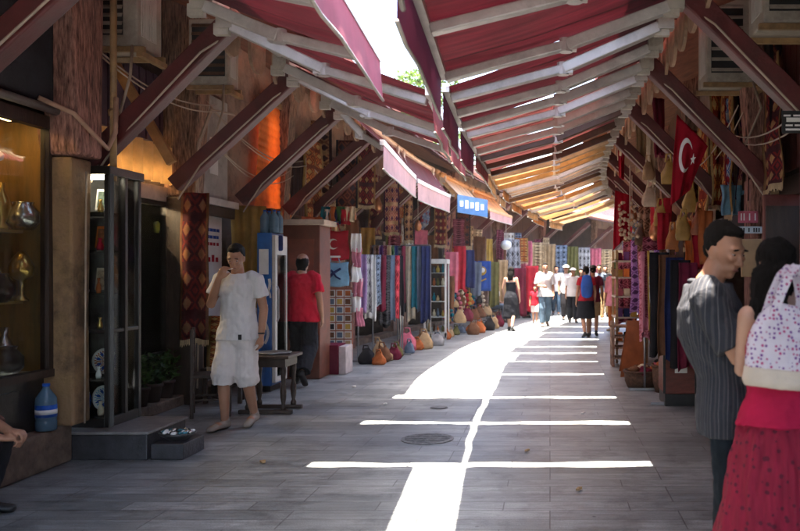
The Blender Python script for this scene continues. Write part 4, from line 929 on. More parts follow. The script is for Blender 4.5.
# leather bags, hanging textiles beyond the showcase
rnd = random.Random(21); pal = ['brown', 'tan', 'brown', 'rust', 'maroon', 'tan', 'black', 'brown']
k = 0
for yy, zz in ((19.4, 0), (20.1, 0), (20.8, 0), (21.6, 0), (22.3, 0)):
    for j in range(3):
        c = pal[k % 8]; X = -2.35+off(yy)-.35*j+.1*rnd.random()
        sack('leather_bag', (X, yy+.15*rnd.random(), [0, .02, .1][j]*1.0+(.27*j if j else 0)), .30, .24, .25+.07*rnd.random(), cm(c, 0), f'{c} leather bag, {"bottom" if j == 0 else "middle" if j == 1 else "top"} of the {("first", "second", "third", "fourth", "fifth")[k//3]} pile past the glass showcase', 'bag', 'leather bags heaped on the left', 100+k); k += 1
for i, (px, py, Y, L, w, c, lab) in enumerate(((452, 252, 19.2, 1.0, .3, 'rose', 'rose cloth hanging right of the glass showcase'), (460, 246, 19.8, 1.1, .28, 'crimson', 'crimson cloth hanging beside the rose cloth'), (468, 250, 20.4, .95, .34, 'navy', 'navy cloth with beads hanging left of the blue banner'),
                                               (476, 262, 21.5, .9, .3, 'slate', 'slate cloth hanging behind the blue banner'), (494, 262, 23.4, 1.3, .3, 'olive', 'olive cloth hanging near the seated vendor'), (503, 260, 24.4, 1.4, .3, 'tan', 'tan cloth hanging behind the woman in black'),
                                               (448, 276, 19.0, .8, .3, 'brown', 'brown bags cloth hanging low right of the showcase'), (520, 268, 25.4, 1.5, .4, 'maroon', 'maroon cloth hanging behind the man in the white shirt'), (532, 266, 26, 1.5, .4, 'crimson', 'bright red cloth hanging far left behind the child'))):
    x, y, z = P(px, py, Y); scarf('hanging_cloth', x, y, z, L, w, cm(c), lab, 'cloth', 'cloths hanging along the far left stalls', .2, 2, 200+i, .03)
x, y, z = P(482, 261, 22.6)
t = thing('banner', 'blue banner with a yellow and white round motif on the far left', 'banner', (x, y, z))
q = MB(); q.grid(lambda u, v: (x+(u-.5)*.5, y+.02*math.sin(u*9), z-.85*v), 10, 8); q.build('cloth', cm('blue', .1), t, smooth=True, solid=.01)
q = MB(); q.ball((x, y-.05, z-.28), .13, .02, .13, 14, 8); q.cur = 1; q.ball((x+.02, y-.075, z-.26), .07, .02, .07, 12, 8); q.cur = 0; q.tube([(x-.12, y-.05, z-.5), (x, y-.05, z-.56), (x+.12, y-.05, z-.5)], .025, 6); q.build('motif', [cm('gold', 0), PAPER], t)
# little trinkets hanging in strings
rnd = random.Random(31); pal = ['crimson', 'gold', 'teal', 'navy', 'rose', 'cream']
for i in range(12):
    px = 446+i*3.3; Y = 19.2+i*.32; x, y, z = P(px, 292+4*math.sin(i), Y); c = pal[i % 6]
    q = MB()
    for j in range(6): q.ball((x+.04*math.sin(j+i), y, z-.12*j), .055, .04, .05, 8, 5, .2)
    q.tube([(x, y, z+.5), (x, y, z-.6)], .006, 5)
    tag(q.build('bead_string', cm(c, 0), None, smooth=True), f'{c} string of round trinkets hanging over the leather bags, {ORD[i] if i else "first"} from the showcase', 'trinket string', 'trinket strings over the leather bags')
# high hung rugs on the left
def hung(px0, px1, py0, py1, Y, m, lab, seed, side=-1, cat='rug', grp='rugs hung on the shop fronts', fr=True):
    a = P(px0, py0, Y); b = P(px1, py1, Y); return rug('hanging_rug', a[0], Y, b[0], Y+.12, a[2], b[2], m, lab, grp, fr, seed=seed, cat=cat, amp=.02)
hung(336, 356, 140, 208, 13.2, RUG_DARK, 'dark maroon rug hung high on the left between the braces', 11)
hung(357, 374, 132, 205, 14.6, RUG_RED, 'red patterned rug hung high on the left, right of the dark maroon one', 12)
hung(384, 398, 176, 232, 15.6, RUG_PINK, 'rose and orange rug hung above the scarf rails', 13)
hung(404, 412, 180, 240, 17.4, RUG_BRN, 'narrow brown rug hung high by a left pilaster', 14)
hung(434, 446, 196, 245, 19.2, RUG_RED, 'small red rug hung above the glass showcase', 15)
hung(300, 330, 120, 205, 13.9, RUG_BRN, 'faded brown rug on the plaster above the red-brown booth', 16)
hung(456, 470, 208, 246, 21, RUG_DARK, 'dark rug hung on the far left below the blue sign', 17)
hung(515, 528, 238, 262, 26.5, RUG_RUST, 'rust rug hung on the far left above the woman in black', 18)
# heap on top of the booth
rnd = random.Random(6)
for i, c in enumerate(('teal', 'white', 'rust', 'navy', 'green', 'crimson', 'cream')):
    x, y, z = P(326+4.0*i, 214+3*(i % 2), 12.9); scarf('folded_cloth', x, y, z+.12, .24, .16, cm(c), f'{c} folded cloth in the bunch hung above the crimson printed bag', 'cloth', 'cloths bunched above the printed bags', .5*(i % 3), 2, 300+i, .04)
# lamps of the far left
for i, (px, py, Y) in enumerate(((506, 245, 24.5), )):
    x, y, z = P(px, py, Y); t = thing('globe_lamp', 'white globe lamp hanging in front of the far left stalls', 'lamp', (x, y, z)); q = MB(); q.ball((x, y, z), .17, None, .15, 14, 9); q.build('globe', mat('opal_glass', (.75, .75, .73), .3, .05, 5, 0), t, smooth=True); q = MB(); q.tube([(x, y, z+.14), (x, y, z+.7)], .012, 6); q.build('rod', STEEL, t)
# ---- signs under the left awnings
x0, y0, z0 = P(465, 196, 17.05)
t = thing('shop_sign', 'blue and white shop sign board at the end of the pale valance', 'sign', (-1.75, 16.9, 2.9))
q = MB(); q.prism([(-1.95, 16.75, 2.78), (-1.35, 17.15, 2.70), (-1.35, 17.15, 3.07), (-1.95, 16.75, 3.15)], 0, (.02, -.05, 0)); q.build('board', col('sign_blue', (.10, .22, .42), rough=.4), t)
q = MB()
for i in range(5):
    u = .12+i*.17; A = Vector((lerp(-1.95, -1.35, u), lerp(16.75, 17.15, u)-.06, lerp(2.84, 2.76, u)))
    q.cbox(A+Vector((.03, 0, .13)), .07, .012, .12+.05*(i % 2)); 
q.build('lettering', PAPER, t)
# ---- right side -------------------------------------------------------------
hung(711, 728, 92, 205, 9.9, RUG_ORG, 'orange and rust rug hanging from the right wall, left of the blue textile', 21)
hung(727, 735, 98, 205, 9.3, RUG_BLUE, 'narrow blue and white textile hanging between two rugs on the right', 22)
hung(736, 747, 96, 200, 9.2, RUG_PINK, 'rose striped textile hanging right of the blue and white one', 23)
hung(747, 770, 62, 200, 8.5, RUG_BRN, 'large dark brown rug hanging on the right under the air conditioner', 24)
hung(690, 703, 130, 215, 11.8, RUG_RUST, 'rust rug hanging on the right behind the crescent flag', 25)
hung(770, 800, 30, 190, 7.6, RUG_DARK, 'dark rug hanging at the far right edge behind the brace', 26)
a = P(727, 196, 9.25); scarf('hanging_cloth', a[0]+.06, a[1]-.05, a[2]+.12, .35, .3, RUG_BLUE and cm('sky blue'), 'pale blue cloth end hanging under the blue textile on the right', 'cloth', None, .2, 3, 401, .03)
# dark red boards near right
t = thing('folding_screen', 'dark red wooden panel standing at the right edge behind the couple', 'panel', (1.95, 6.6, 0))
MB().box(1.85, 2.2, 6.9, 6.98, .003, 2.2).build('panel', mat('dark_red_panel', (.13, .03, .025), .5, .3, 4, .2, 30), t, bevel=.01)
MB().box(1.98, 2.24, 6.3, 6.36, .003, 3.2).build('panel', MATS['dark_red_panel'], t, bevel=.01)
q = MB(); q.box(1.86, 2.18, 6.893, 6.899, 1.2, 2.1); q.build('inset', DARKWOOD, t)
# plates and small notices on the right wall behind the man's head
def plate_sign(px, py, Y, w, h, base, ink, label, chars):
    x, y, z = P(px, py, Y); t = thing('sign_plate', label, 'sign', (x, y, z))
    MB().cbox((x, y, z), w, .015, h).build('plate', base, t, bevel=.004)
    q = MB(); n = chars
    for i in range(n):
        if i == 2 or i == 4: continue
        cx = x-w*.42+w*.84*(i+.5)/n; q.box(cx-w*.03, cx+w*.03, y-.011, y-.0085, z-h*.3, z+h*.3)
    q.build('lettering', ink, t)
plate_sign(750, 230, 8.0, .24, .07, mat('plate_grey', (.45, .47, .46), .4, .15, 6, .05), BLACKWOOD, 'grey number plate fixed to the dark stall wall above the man', 8)
plate_sign(748, 217, 8.1, .2, .12, cm('rose', 0), PAPER, 'small pink and white sticker sign above the number plate', 6)
plate_sign(768, 213, 8.1, .1, .1, cm('slate', 0), PAPER, 'small round-cornered grey sticker right of the pink sign', 3)
t = thing('cupboard', 'tan pinboard cupboard on the stall wall behind the man in the striped shirt', 'cupboard', P(755, 252, 7.6))
x, y, z = P(754, 258, 7.6); MB().cbox((x, y, z), .24, .05, .36).build('door', mat('tan_board', (.36, .22, .11), .7, .2, 5, .1), t, bevel=.008)
x2, _, _ = P(770, 258, 7.6)
for k in range(4): MB().cbox((x2, y-.01, z+.13-k*.085), .07, .04, .075).build('drawer', mat('grey_drawer', (.3, .26, .22), .6, .2, 5, .1), t, bevel=.006)
x, y, z = P(793, 122, 5.75)
t = thing('sign_plate', 'small black sign with white script lettering on the lower end of the right brace', 'sign', (x, y, z))
MB().cbox((x, y, z), .16, .012, .16).build('plate', BLACK, t)
q = MB()
for (dx, dz, w, h) in ((-.045, .045, .05, .012), (.03, .045, .06, .012), (0, .015, .1, .03), (-.03, -.025, .05, .012), (.035, -.025, .05, .012), (0, -.055, .11, .014)):
    q = MB(); q.cbox((x+dx, y-.0085, z+dz), w, .004, h); q.build('lettering', PAPER, t)
# white post
x, y, z = P(712, 200, 9.8); tag(MB().box(x-.04, x+.04, y-.03, y+.03, .003, 2.3).build('stall_post', mat('cream_post', (.55, .45, .3), .6, .2, 5, .1), None, bevel=.006), 'pale cream post of the right stall behind the man', 'post')
# flags with crescent and star
FLAG = col('flag_red', (.33, .006, .018), trans=.12, var=.12)
def crescent(q, c, r, y):
    for k in range(30):
        a0, a1 = math.radians(36+k*9.6), math.radians(36+(k+1)*9.6)
        o = lambda a: (c[0]+r*math.cos(a), y, c[1]+r*math.sin(a))
        i_ = lambda a: (c[0]+r*.25+r*.8*math.cos(a), y, c[1]+r*.8*math.sin(a))
        a0i = 0.0
        if k == 0: pass
        q.add([o(a0), o(a1), i_(a1), i_(a0)], [(0, 1, 2, 3)])
def flag(name, poly, Y, label, motif, dy=.0):
    """poly: four corners in the photo (top-left, top-right, bottom-right, bottom-left) at distance Y"""
    t = thing('flag', label, 'flag', P(*poly[0], Y)); C = [Vector(P(*p, Y)) for p in poly]
    def pos(u, v):
        p = C[0].lerp(C[1], u).lerp(C[3].lerp(C[2], u), v); p.y += (.05*math.sin(u*7+v*3)+.03*math.sin(u*15-v*2))*(.2+v); return p
    q = MB(); q.grid(pos, 26, 22); q.build('cloth', FLAG, t, smooth=True, solid=.004)
    if motif:
        q = MB(); n = 26; (u0, v0, ru, rv) = motif
        def at(u, v): p = pos(u, v); return (p.x, p.y-.008, p.z)
        for k in range(n):
            a0, a1 = [math.radians(35+(kk/n)*290) for kk in (k, k+1)]
            w0, w1 = [.36*max(0, math.sin(math.pi*kk/n))**.7 for kk in (k, k+1)]
            o = lambda a, s: at(u0+ru*s*math.cos(a), v0+rv*s*math.sin(a))
            q.add([o(a0, 1), o(a1, 1), o(a1, 1-w1), o(a0, 1-w0)], [(0, 1, 2, 3)])
        s0 = (u0+ru*1.25, v0); st = []
        for k in range(10):
            a = math.pi*k/5+math.pi; rr = (.42 if k % 2 == 0 else .17); st.append(at(s0[0]+ru*rr*math.cos(a), s0[1]+rv*rr*math.sin(a)))
        q.add(st+[at(*s0)], [(k, (k+1) % 10, 10) for k in range(10)])
        q.build('emblem', PAPER, t, solid=.002)
    return t
flag('flag', [(677, 114), (708, 146), (690, 190), (670, 206)], 8.6, 'red flag with a white crescent hanging from the right brace', (.42, .40, .22, .24))
flag('flag', [(615, 190), (632, 196), (628, 236), (613, 250)], 11.4, 'small plain red flag hanging behind dried flowers on the right', None)
flag('flag', [(618, 150), (625, 152), (624, 180), (619, 178)], 13.5, 'narrow red pennant far along the right braces', None)
# bunch of dried flowers / hanging bags
t = thing('dried_flowers', 'bunch of cream dried flowers hanging in front of the small red flag', 'flowers', P(628, 222, 11)); rnd = random.Random(9)
c = P(630, 220, 11.0)
for k in range(60):
    q = MB(); q.ball((c[0]+.3*(rnd.random()-.5), c[1]+.2*(rnd.random()-.5), c[2]+.5*(rnd.random()-.5)), .014+.016*rnd.random(), None, None, 7, 5, .5); q.build('bloom', col('dried_bloom', (.5, .36, .24)), t, smooth=True)
q = MB(); q.tube([(c[0], c[1], c[2]), (c[0], c[1], c[2]+.75)], .01, 6); q.build('string', CABLE, t)
YB = [(668, 172, 9.8, .2, 'gold', 'large golden'), (690, 200, 9.6, .2, 'gold', 'upper golden'), (683, 228, 9.4, .2, 'gold', 'lower golden'), (650, 196, 11, .22, 'cream', 'pale cream'), (660, 215, 10.6, .2, 'gold', 'small golden'), (648, 170, 12, .2, 'tan', 'tan'), (699, 222, 9.0, .2, 'rust', 'rust'), (672, 240, 9.8, .18, 'orange', 'orange'), (640, 235, 11.6, .18, 'brown', 'brown')]
for i, (px, py, Y, w, c, lab) in enumerate(YB):
    x, y, z = P(px, py, Y); sack('hanging_bag', (x, y, z-.15), w*.9, w*.5, .28, col(c+'_silk', CL[c], rough=.4, spec=.5, trans=.2), f'{lab} cloth bag hanging from the right eaves among other bags', 'bag', 'bags hanging from the right eaves', 500+i)
for i, (px, py, Y, c) in enumerate(((641, 140, 12.5, 'tan'), (652, 150, 12.2, 'cream'), (659, 120, 10.9, 'maroon'), (664, 236, 10.4, 'crimson'), (700, 242, 9.2, 'crimson'), (706, 238, 8.8, 'rust'), (690, 246, 9.6, 'orange'))):
    x, y, z = P(px, py, Y); scarf('hanging_cloth', x, y, z+.3, .8 if i < 3 else .6, .2, cm(c, .2), f'{c} cloth hanging {"high between the right braces" if i < 3 else "under the right eaves"}, {("leftmost", "middle", "upper", "left", "second", "right", "lower")[i]} one', 'cloth', 'cloths under the right eaves', .5, 2, 600+i, .03, .7)
rail_scarves(((1.22, 10.3), (1.36, 9.2)), 1.78, 8, ['rose', 'pink', 'maroon', 'gold', 'cream', 'lilac', 'purple', 'brown'], 1.05, .2, 'scarves on the right rail', 'on the right rail', 6, .1, raillab='steel rail of pink and purple scarves on the right', taper=.85)
for i, (px, c) in enumerate(((660, 'black'), (667, 'brown'), (674, 'navy'), (681, 'black'), (688, 'maroon'))):
    x, y, z = P(px, 250, 9.0-.1*i); scarf('shawl', x, y, 1.75-.03*i, 1.15, .22, cm(c), f'{c} shawl {("closest to the rail of pink scarves", "second in the dark row", "in the middle of the dark row", "fourth in the dark row", "nearest the man in the striped shirt")[i]} on the right', 'shawl', 'dark shawls beside the right rail', .2, 2, 700+i, .025)
# crate, basket, leaning board, shelves
CRATE = mat('crate_red', (.16, .04, .025), .55, .35, 5, .2, 30, stretch=(1, 1, 4), dirt=.4)
t = thing('wooden_chest', 'red-brown wooden chest with a white notice on its front, on the right', 'chest', (1.5, 9.3, 0))
x0, x1, y0, y1 = 1.30, 1.66, 9.1, 9.6
MB().box(x0, x1, y0, y1, .14, .66).build('body', CRATE, t, bevel=.012); MB().box(x0-.02, x1+.02, y0-.02, y1+.02, .662, .70).build('lid', CRATE, t, bevel=.01)
MB().box(x0+.01, x1-.01, y0+.01, y1-.01, .003, .138).build('plinth', BLACKWOOD, t)
q = MB(); q.box(x0+.12, x0+.26, y0-.006, y0-.002, .38, .56); q.cur = 1; q.box(x0+.16, x0+.22, y0-.009, y0-.0065, .44, .50); q.build('notice', [PAPER, BLACK], t)
for xx in (x0, x1): q = MB(); q.box(xx-.015, xx+.015, y0-.012, y0-.002, .15, .66); q.build('corner_strip', BLACKWOOD, t)
def basket(c, r, h, label, m, fill, seed):
    t = thing('basket', label, 'basket', c); q = MB()
    q.lathe(c, [(r*.8, .003), (r*.95, h*.4), (r, h), (r*.93, h), (r*.85, h*.5)], 20); q.build('basket_body', m, t, smooth=True)
    q = MB(); q.tube([(c[0]+r*math.cos(a*.3142), c[1]+r*math.sin(a*.3142), c[2]+h) for a in range(21)], .018, 6); q.build('rim', m, t, smooth=True)
    rnd = random.Random(seed)
    for k in range(14):
        a = rnd.random()*6.28; rr = r*.8*math.sqrt(rnd.random()); q = MB(); q.ball((c[0]+rr*math.cos(a), c[1]+rr*math.sin(a), c[2]+h*.95+.05*rnd.random()), .05+.03*rnd.random(), None, .045, 8, 6, .25); q.build('ware', cm(fill[k % len(fill)], 0), t, smooth=True)
WICK = mat('dark_wicker', (.10, .05, .03), .8, .45, 30, .6, 90)
basket((1.22, 10.6, 0), .24, .22, 'dark wicker basket of small wares on the paving at the right', WICK, ['brown', 'maroon', 'rust', 'cream'], 5)
basket((1.5, 10.2, 0), .2, .34, 'deeper wicker basket beside the wooden chest on the right', WICK, ['black', 'rust', 'rose'], 6)
t = thing('sandwich_board', 'orange-brown leaning board on the paving below the right shelves', 'board', (1.2, 12, 0))
q = MB(); q.prism([(1.02, 11.6, .005), (1.4, 11.75, .005), (1.36, 12.0, .80), (1.16, 11.95, .80)], 0, (.02, .03, .0)); q.build('front_board', mat('orange_board', (.38, .11, .035), .5, .25, 5, .15, 30), t)
q = MB(); q.prism([(1.06, 12.3, .005), (1.44, 12.35, .005), (1.36, 12.03, .80), (1.16, 11.98, .80)], 0, (.02, .03, .0)); q.build('back_board', MATS['orange_board'], t)
t = thing('shelf_rack', 'tall rack with shelves of colourful wares on the right', 'shelf rack', (1.35, 13.8, 0))
x0, x1, y0, y1 = 1.12, 1.62, 13.4, 14.2
for xx in (x0, x1):
    for yy in (y0, y1): MB().box(xx-.02, xx+.02, yy-.02, yy+.02, .003, 1.9).build('post', PIPEY, t)
zs = (.35, .75, 1.1, 1.42, 1.7)
for z in zs: MB().box(x0-.03, x1, y0-.02, y1, z, z+.025).build('shelf', mat('pale_shelf', (.45, .38, .32), .6, .15, 5, .1), t)
rnd = random.Random(12); pal = ['orange', 'black', 'rose', 'cream', 'maroon', 'purple', 'navy', 'gold']
for k, z in enumerate(zs):
    for i in range(4):
        c = pal[(k*5+i) % 8]; x = x0+.05+.12*i
        q = MB(); q.cbox((x, y0+.08, z+.09), .095, .12, .12+.06*rnd.random(), rz=.3*(rnd.random()-.5))
        tag(q.build('box', cm(c, 0), None, bevel=.008), f'{c} box, {("first", "second", "third", "fourth")[i]} from the left on the {("lowest", "second", "middle", "fourth", "top")[k]} shelf of the right rack', 'box', 'boxes on the right rack')
t = thing('low_rack', 'low brown slatted rack standing in front of the right shelves', 'rack', (1.1, 13, 0))
for k in range(4): MB().box(1.0, 1.3, 12.9, 13.3, .12+k*.17, .15+k*.17).build('slat', ROUGHWOOD, t)
for xx in (1.02, 1.28): MB().box(xx-.02, xx+.02, 12.88, 13.32, .003, .72).build('side_panel', ROUGHWOOD, t)
# far right stalls
x, y, z = P(618, 268, 16.5)
t = thing('stall_awning', 'green canvas stall roof far down on the right', 'stall roof', (x, y, z)); q = MB(); q.prism([(x-.1, y, z), (x+.8, y, z-.05), (x+.8, y, z+.08), (x-.1, y, z+.12)], 0, (.2, 1.4, .15)); q.build('canvas', cm('green', .2), t)
for xx in (x-.02, x+.75): q = MB(); q.tube([(xx, y+.1, .003), (xx, y+.1, z)], .02, 6); q.build('post', STEEL, t)
rnd = random.Random(14)
for i in range(9):
    Y = 17.5+i*.9; c = ['cream', 'rose', 'white', 'maroon', 'tan', 'sky blue', 'rust', 'black', 'pink'][i]; X = 1.55+off(Y)+.1*(i % 2)
    scarf('hanging_cloth', X, Y, 2.1+.1*(i % 3), 1.2, .35, cm(c, .2), f'{c} cloth hanging along the far right stalls, {ORD[i] if i else "first"} past the green stall roof', 'cloth', 'cloths along the far right stalls', .6, 2, 800+i, .03)
# ---- tree behind the left roofs
t = thing('tree', 'leafy green tree rising behind the left roofs in the gap of sky', 'tree', (-5.0, 30, 0))
q = MB(); q.tube([(-5.1, 30, 0), (-5.0, 30, 2.5), (-5.2, 30.1, 5), (-5.0, 30, 7.6)], [.3, .25, .18, .06], 10); q.build('trunk', ROUGHWOOD, t, smooth=True)
q = MB(); rnd = random.Random(3)
for k in range(26):
    a = rnd.random()*6.28; r = rnd.random()**.5; cz = rnd.uniform(5.0, 8.6); sp = 2.0 if cz < 7.4 else 1.1
    leafy(q, (-4.4+sp*1.25*r*math.cos(a), 30+sp*.8*r*math.sin(a), cz), 190, .62, .5, .2, rnd)
q.build('crown', mat('tree_leaf', (.07, .13, .02), .55, .4, 1.5, .1, 40, col2=(.10, .18, .03), trans=.35), t)
q = MB()
for k in range(7): a = k*.9; q.tube([(-5.1, 30, 4+.4*k), (-4.8+1.2*math.cos(a), 30+math.sin(a), 5.6+.4*k)], [.08, .02], 6)
q.build('limb', ROUGHWOOD, t)

# ---- more wares that fill the walls --------------------------------------------
rnd = random.Random(77)
# golden window
GW = [(5.72, 1.30, 'ewer', 'brass'), (6.1, 1.30, 'ewer', 'silver'), (5.78, 1.86, 'lamp', 'brass'), (6.18, 1.86, 'ewer', 'brass'), (5.86, .74, 'pot', 'brass'), (6.22, .74, 'ewer', 'silver')]
PROF = {'ewer': [(.045, 0), (.055, .02), (.03, .05), (.07, .14), (.06, .22), (.022, .30), (.03, .36)], 'lamp': [(.05, 0), (.055, .01), (.015, .05), (.02, .16), (.08, .2), (.09, .27), (.05, .36), (.01, .4)], 'pot': [(.07, 0), (.12, .06), (.12, .14), (.07, .2), (.08, .22)]}
for i, (yy, zz, k, m_) in enumerate(GW):
    lathe_thing(k, (-4.3+.06*(i % 2), yy, zz), PROF[k], BRASS if m_ == 'brass' else SILVER, f'{m_} {k} on the {"middle" if zz == 1.3 else "upper" if zz > 1.5 else "lower"} level of the golden window, {"nearer the pillar" if yy > 6 else "nearer the camera"}', k, 'brass and silver wares in the golden window')
t = thing('wall_plate', 'large brass plate leaning on the golden back of the display window', 'plate', (-4.5, 6.0, 1.6)); q = MB(); q.grid(lambda u, v: (-4.5+.02*v*v, 6.05+(.01+.15*v)*math.cos(u*6.283), 1.56+(.01+.15*v)*math.sin(u*6.283)), 26, 5); q.build('dish', BRASS, t, smooth=True, solid=.012)
# cables slung along both walls
for i, (s_, xx, ya, yb, z0, sg, lab) in enumerate(((-1, -3.95, 9.2, 13.5, 3.5, .35, 'pale cable slung above the orange blind'), (-1, -3.9, 9.3, 12.0, 3.05, .25, 'pale cable looping below the grey notice board'), (-1, -3.9, 13.0, 18, 3.3, .3, 'pale cable slung between the hung rugs on the left'), (-1, -3.85, 6.7, 9.2, 3.45, .15, 'pale cable under the first left air conditioner'), (1, 2.0, 5.0, 9.0, 3.1, .3, 'pale cable slung under the right air conditioners'), (1, 2.0, 8.5, 13.0, 3.3, .35, 'pale cable slung behind the crescent flag'))):
    q = MB()
    for o_ in (0, .05): q.tube([(xx+o_, lerp(ya, yb, k/12)+off(0), z0-sg*4*(k/12)*(1-k/12)-o_*1.5) for k in range(13)], .008, 5)
    tag(q.build('cable', CABLE, None, smooth=True), lab, 'cable')
# rugs and cloths crowding the upper walls
UP = [(-1, 9.75, 10.35, 3.95, 3.75, None), ]
def side_rug(y0, y1, zt, zb, m, lab, seed, side=-1, x=None):
    x = x if x is not None else (-3.92 if side < 0 else 2.0)
    return rug('hanging_rug', x, y0, x+.06, y1, zt, zb, m, lab, 'rugs hung on the shop fronts', True, seed=seed, amp=.02)
side_rug(12.75, 13.5, 3.7, 2.3, RUG_RUST, 'rust rug hung flat on the upper left wall beyond the orange blind', 31)
side_rug(14.9, 15.6, 3.6, 2.4, RUG_ORG, 'bright orange rug hung flat on the upper left wall above the second scarf rail', 32)
side_rug(16.6, 17.5, 3.6, 2.3, RUG_RED, 'red rug hung flat on the upper left wall above the teal shawls', 33, -1, -3.75)
side_rug(18.2, 19.2, 3.5, 2.2, RUG_RUST, 'rust rug hung flat on the upper left wall above the glass showcase', 34, -1, -3.55)
side_rug(20.4, 21.4, 3.4, 2.1, RUG_BLUE, 'blue rug hung flat on the upper left wall past the glass showcase', 35, -1, -3.3)
side_rug(22.2, 23.2, 3.4, 2.0, RUG_PINK, 'rose rug hung flat on the far upper left wall above the vendor', 36, -1, -2.95)
side_rug(10.2, 11.2, 3.6, 1.9, RUG_ORG, 'orange rug hung flat on the right wall above the scarves', 37, 1, 2.02)
side_rug(11.4, 12.3, 3.5, 1.9, RUG_BRN, 'brown rug hung flat on the right wall beyond the orange one', 38, 1, 2.02)
side_rug(8.9, 9.7, 3.75, 2.2, RUG_RUST, 'rust rug hung flat on the right wall under the grey air conditioner', 39, 1, 2.04)
side_rug(7.1, 8.0, 3.5, 2.35, RUG_RED, 'dark red rug hung flat on the right wall near the air conditioner at the edge', 40, 1, 2.06)
pal = ['rust', 'maroon', 'brown', 'tan', 'rose', 'tan', 'olive', 'maroon', 'gold', 'slate', 'brown', 'cream']
for i in range(26):
    Y = 12.6+i*.72; c = pal[(i*5) % 12]; X = (-3.75 if Y < 16 else -3.55)+off(Y)+(.35 if Y > 20 else 0)+.12*(i % 3)
    w_ = .22+.16*rnd.random(); L_ = .7+.5*rnd.random(); z_ = 2.35+.35*(i % 2)+.2*rnd.random()
    scarf('hanging_cloth', X, Y, z_, L_, w_, cmp_(c, i) if i % 2 else cm(c), f'{c} cloth hung under the left braces, number {i+1} past the orange blind', 'cloth', 'cloths hung under the left braces', .3+.5*rnd.random(), 2, 900+i, .03)
# far left stalls: cloth walls where the street bends
FARP = ['brown', 'tan', 'maroon', 'slate', 'rust', 'olive', 'black', 'grey', 'brown', 'rose', 'black', 'tan']
for i in range(22):
    Y = 25.5+i*.72; c = FARP[(i*7) % 12]; X = -3.2+off(Y)+.25*(i % 2)
    scarf('hanging_cloth', X, Y, 2.3+.3*(i % 2), 1.5+.4*rnd.random(), .5, cmp_(c, i) if i % 4 == 1 else cm(c), f'{c} cloth at the far bend of the left stalls, number {i+1} from the globe lamp', 'cloth', 'cloths hung at the far left bend', .2, 3, 950+i, .04)
# hanging brass lamps and copper pots
for i, (px, py, Y, lab) in enumerate(((306, 196, 12.6, 'small copper lantern hanging over the red-brown booth'), (352, 216, 14.2, 'small copper lantern hanging over the first scarf rail'), (378, 205, 15.5, 'small copper lantern between two hung rugs on the left'), (418, 226, 18, 'small copper lantern above the teal shawls'), (632, 216, 11.8, 'small copper lantern hanging among bags on the right'), (655, 232, 10.8, 'small copper lantern hanging over the right scarf rail'))):
    x, y, z = P(px, py, Y); t = thing('lantern', lab, 'lantern', (x, y, z), 'copper lanterns hanging at the stalls')
    q = MB(); q.lathe((x, y, z-.12), [(.02, 0), (.07, .04), (.085, .12), (.06, .19), (.03, .24), (.012, .27)], 10); q.build('lantern_body', mat('copper', (.5, .22, .1), .35, .25, 8, .1, 40, metal=.8), t, smooth=True)
    q = MB(); q.tube([(x, y, z+.14), (x, y, z+.6)], .006, 5); q.build('chain', CABLE, t)
# small wares along the left paving edge
for i in range(16):
    Y = 13.2+i*.62; X = -2.75+.05*(Y-13)+off(Y)*.6+.12*rnd.random(); c = pal[(i*3) % 12]
    sack('shopping_bag', (X-.15, Y, 0), .16+.08*rnd.random(), .16, .12+.1*rnd.random(), cm(c, 0), f'small {c} bag at the foot of the left stalls, number {i+1} past the red box', 'bag', 'small bags at the foot of the left stalls', 1000+i)
# seat cushions, pots and a low bench by the doorway
t = thing('bench', 'low dark bench under the rust kilim by the bright doorway', 'bench', (-3.8, 9.3, 0)); MB().box(-4.05, -3.55, 9.25, 9.6, .36, .41).build('seat', DARKWOOD, t, bevel=.006)
for xx in (-4.0, -3.6):
    for yy in (9.29, 9.56): MB().box(xx-.02, xx+.02, yy-.02, yy+.02, .003, .36).build('leg', DARKWOOD, t)

# the right stalls: a packed wall of garments between the rail and the far stalls
rnd = random.Random(91); pr = ['maroon', 'rose', 'black', 'brown', 'cream', 'crimson', 'purple', 'rust', 'tan', 'slate', 'pink', 'olive']
for i in range(24):
    Y = 10.9+i*.34; c = pr[(i*5) % 12]; X = 1.42+off(Y)+.13*(i % 3)+(.15 if 13.2 < Y < 14.4 else 0)
    scarf('hanging_garment', X, Y, 2.0+.45*(i % 2)+.12*rnd.random(), .75+.6*rnd.random(), .24+.12*rnd.random(), cmp_(c, i) if i % 3 == 0 else cm(c), f'{c} garment hung in the packed right stalls, number {i+1} past the scarf rail', 'garment', 'garments packed along the right stalls', -.4-.5*rnd.random(), 2, 1200+i, .035, .9)
for i in range(14):
    Y = 15.2+i*.55; c = pr[(i*7) % 12]; X = 1.35+off(Y)+.1*(i % 2)
    scarf('hanging_garment', X, Y, 1.75+.15*rnd.random(), 1.3, .3, cmp_(c, i) if i % 3 == 0 else cm(c), f'{c} long garment low in the far right stalls, number {i+1} past the shelf rack', 'garment', 'long garments in the far right stalls', -.4, 2, 1300+i, .035)
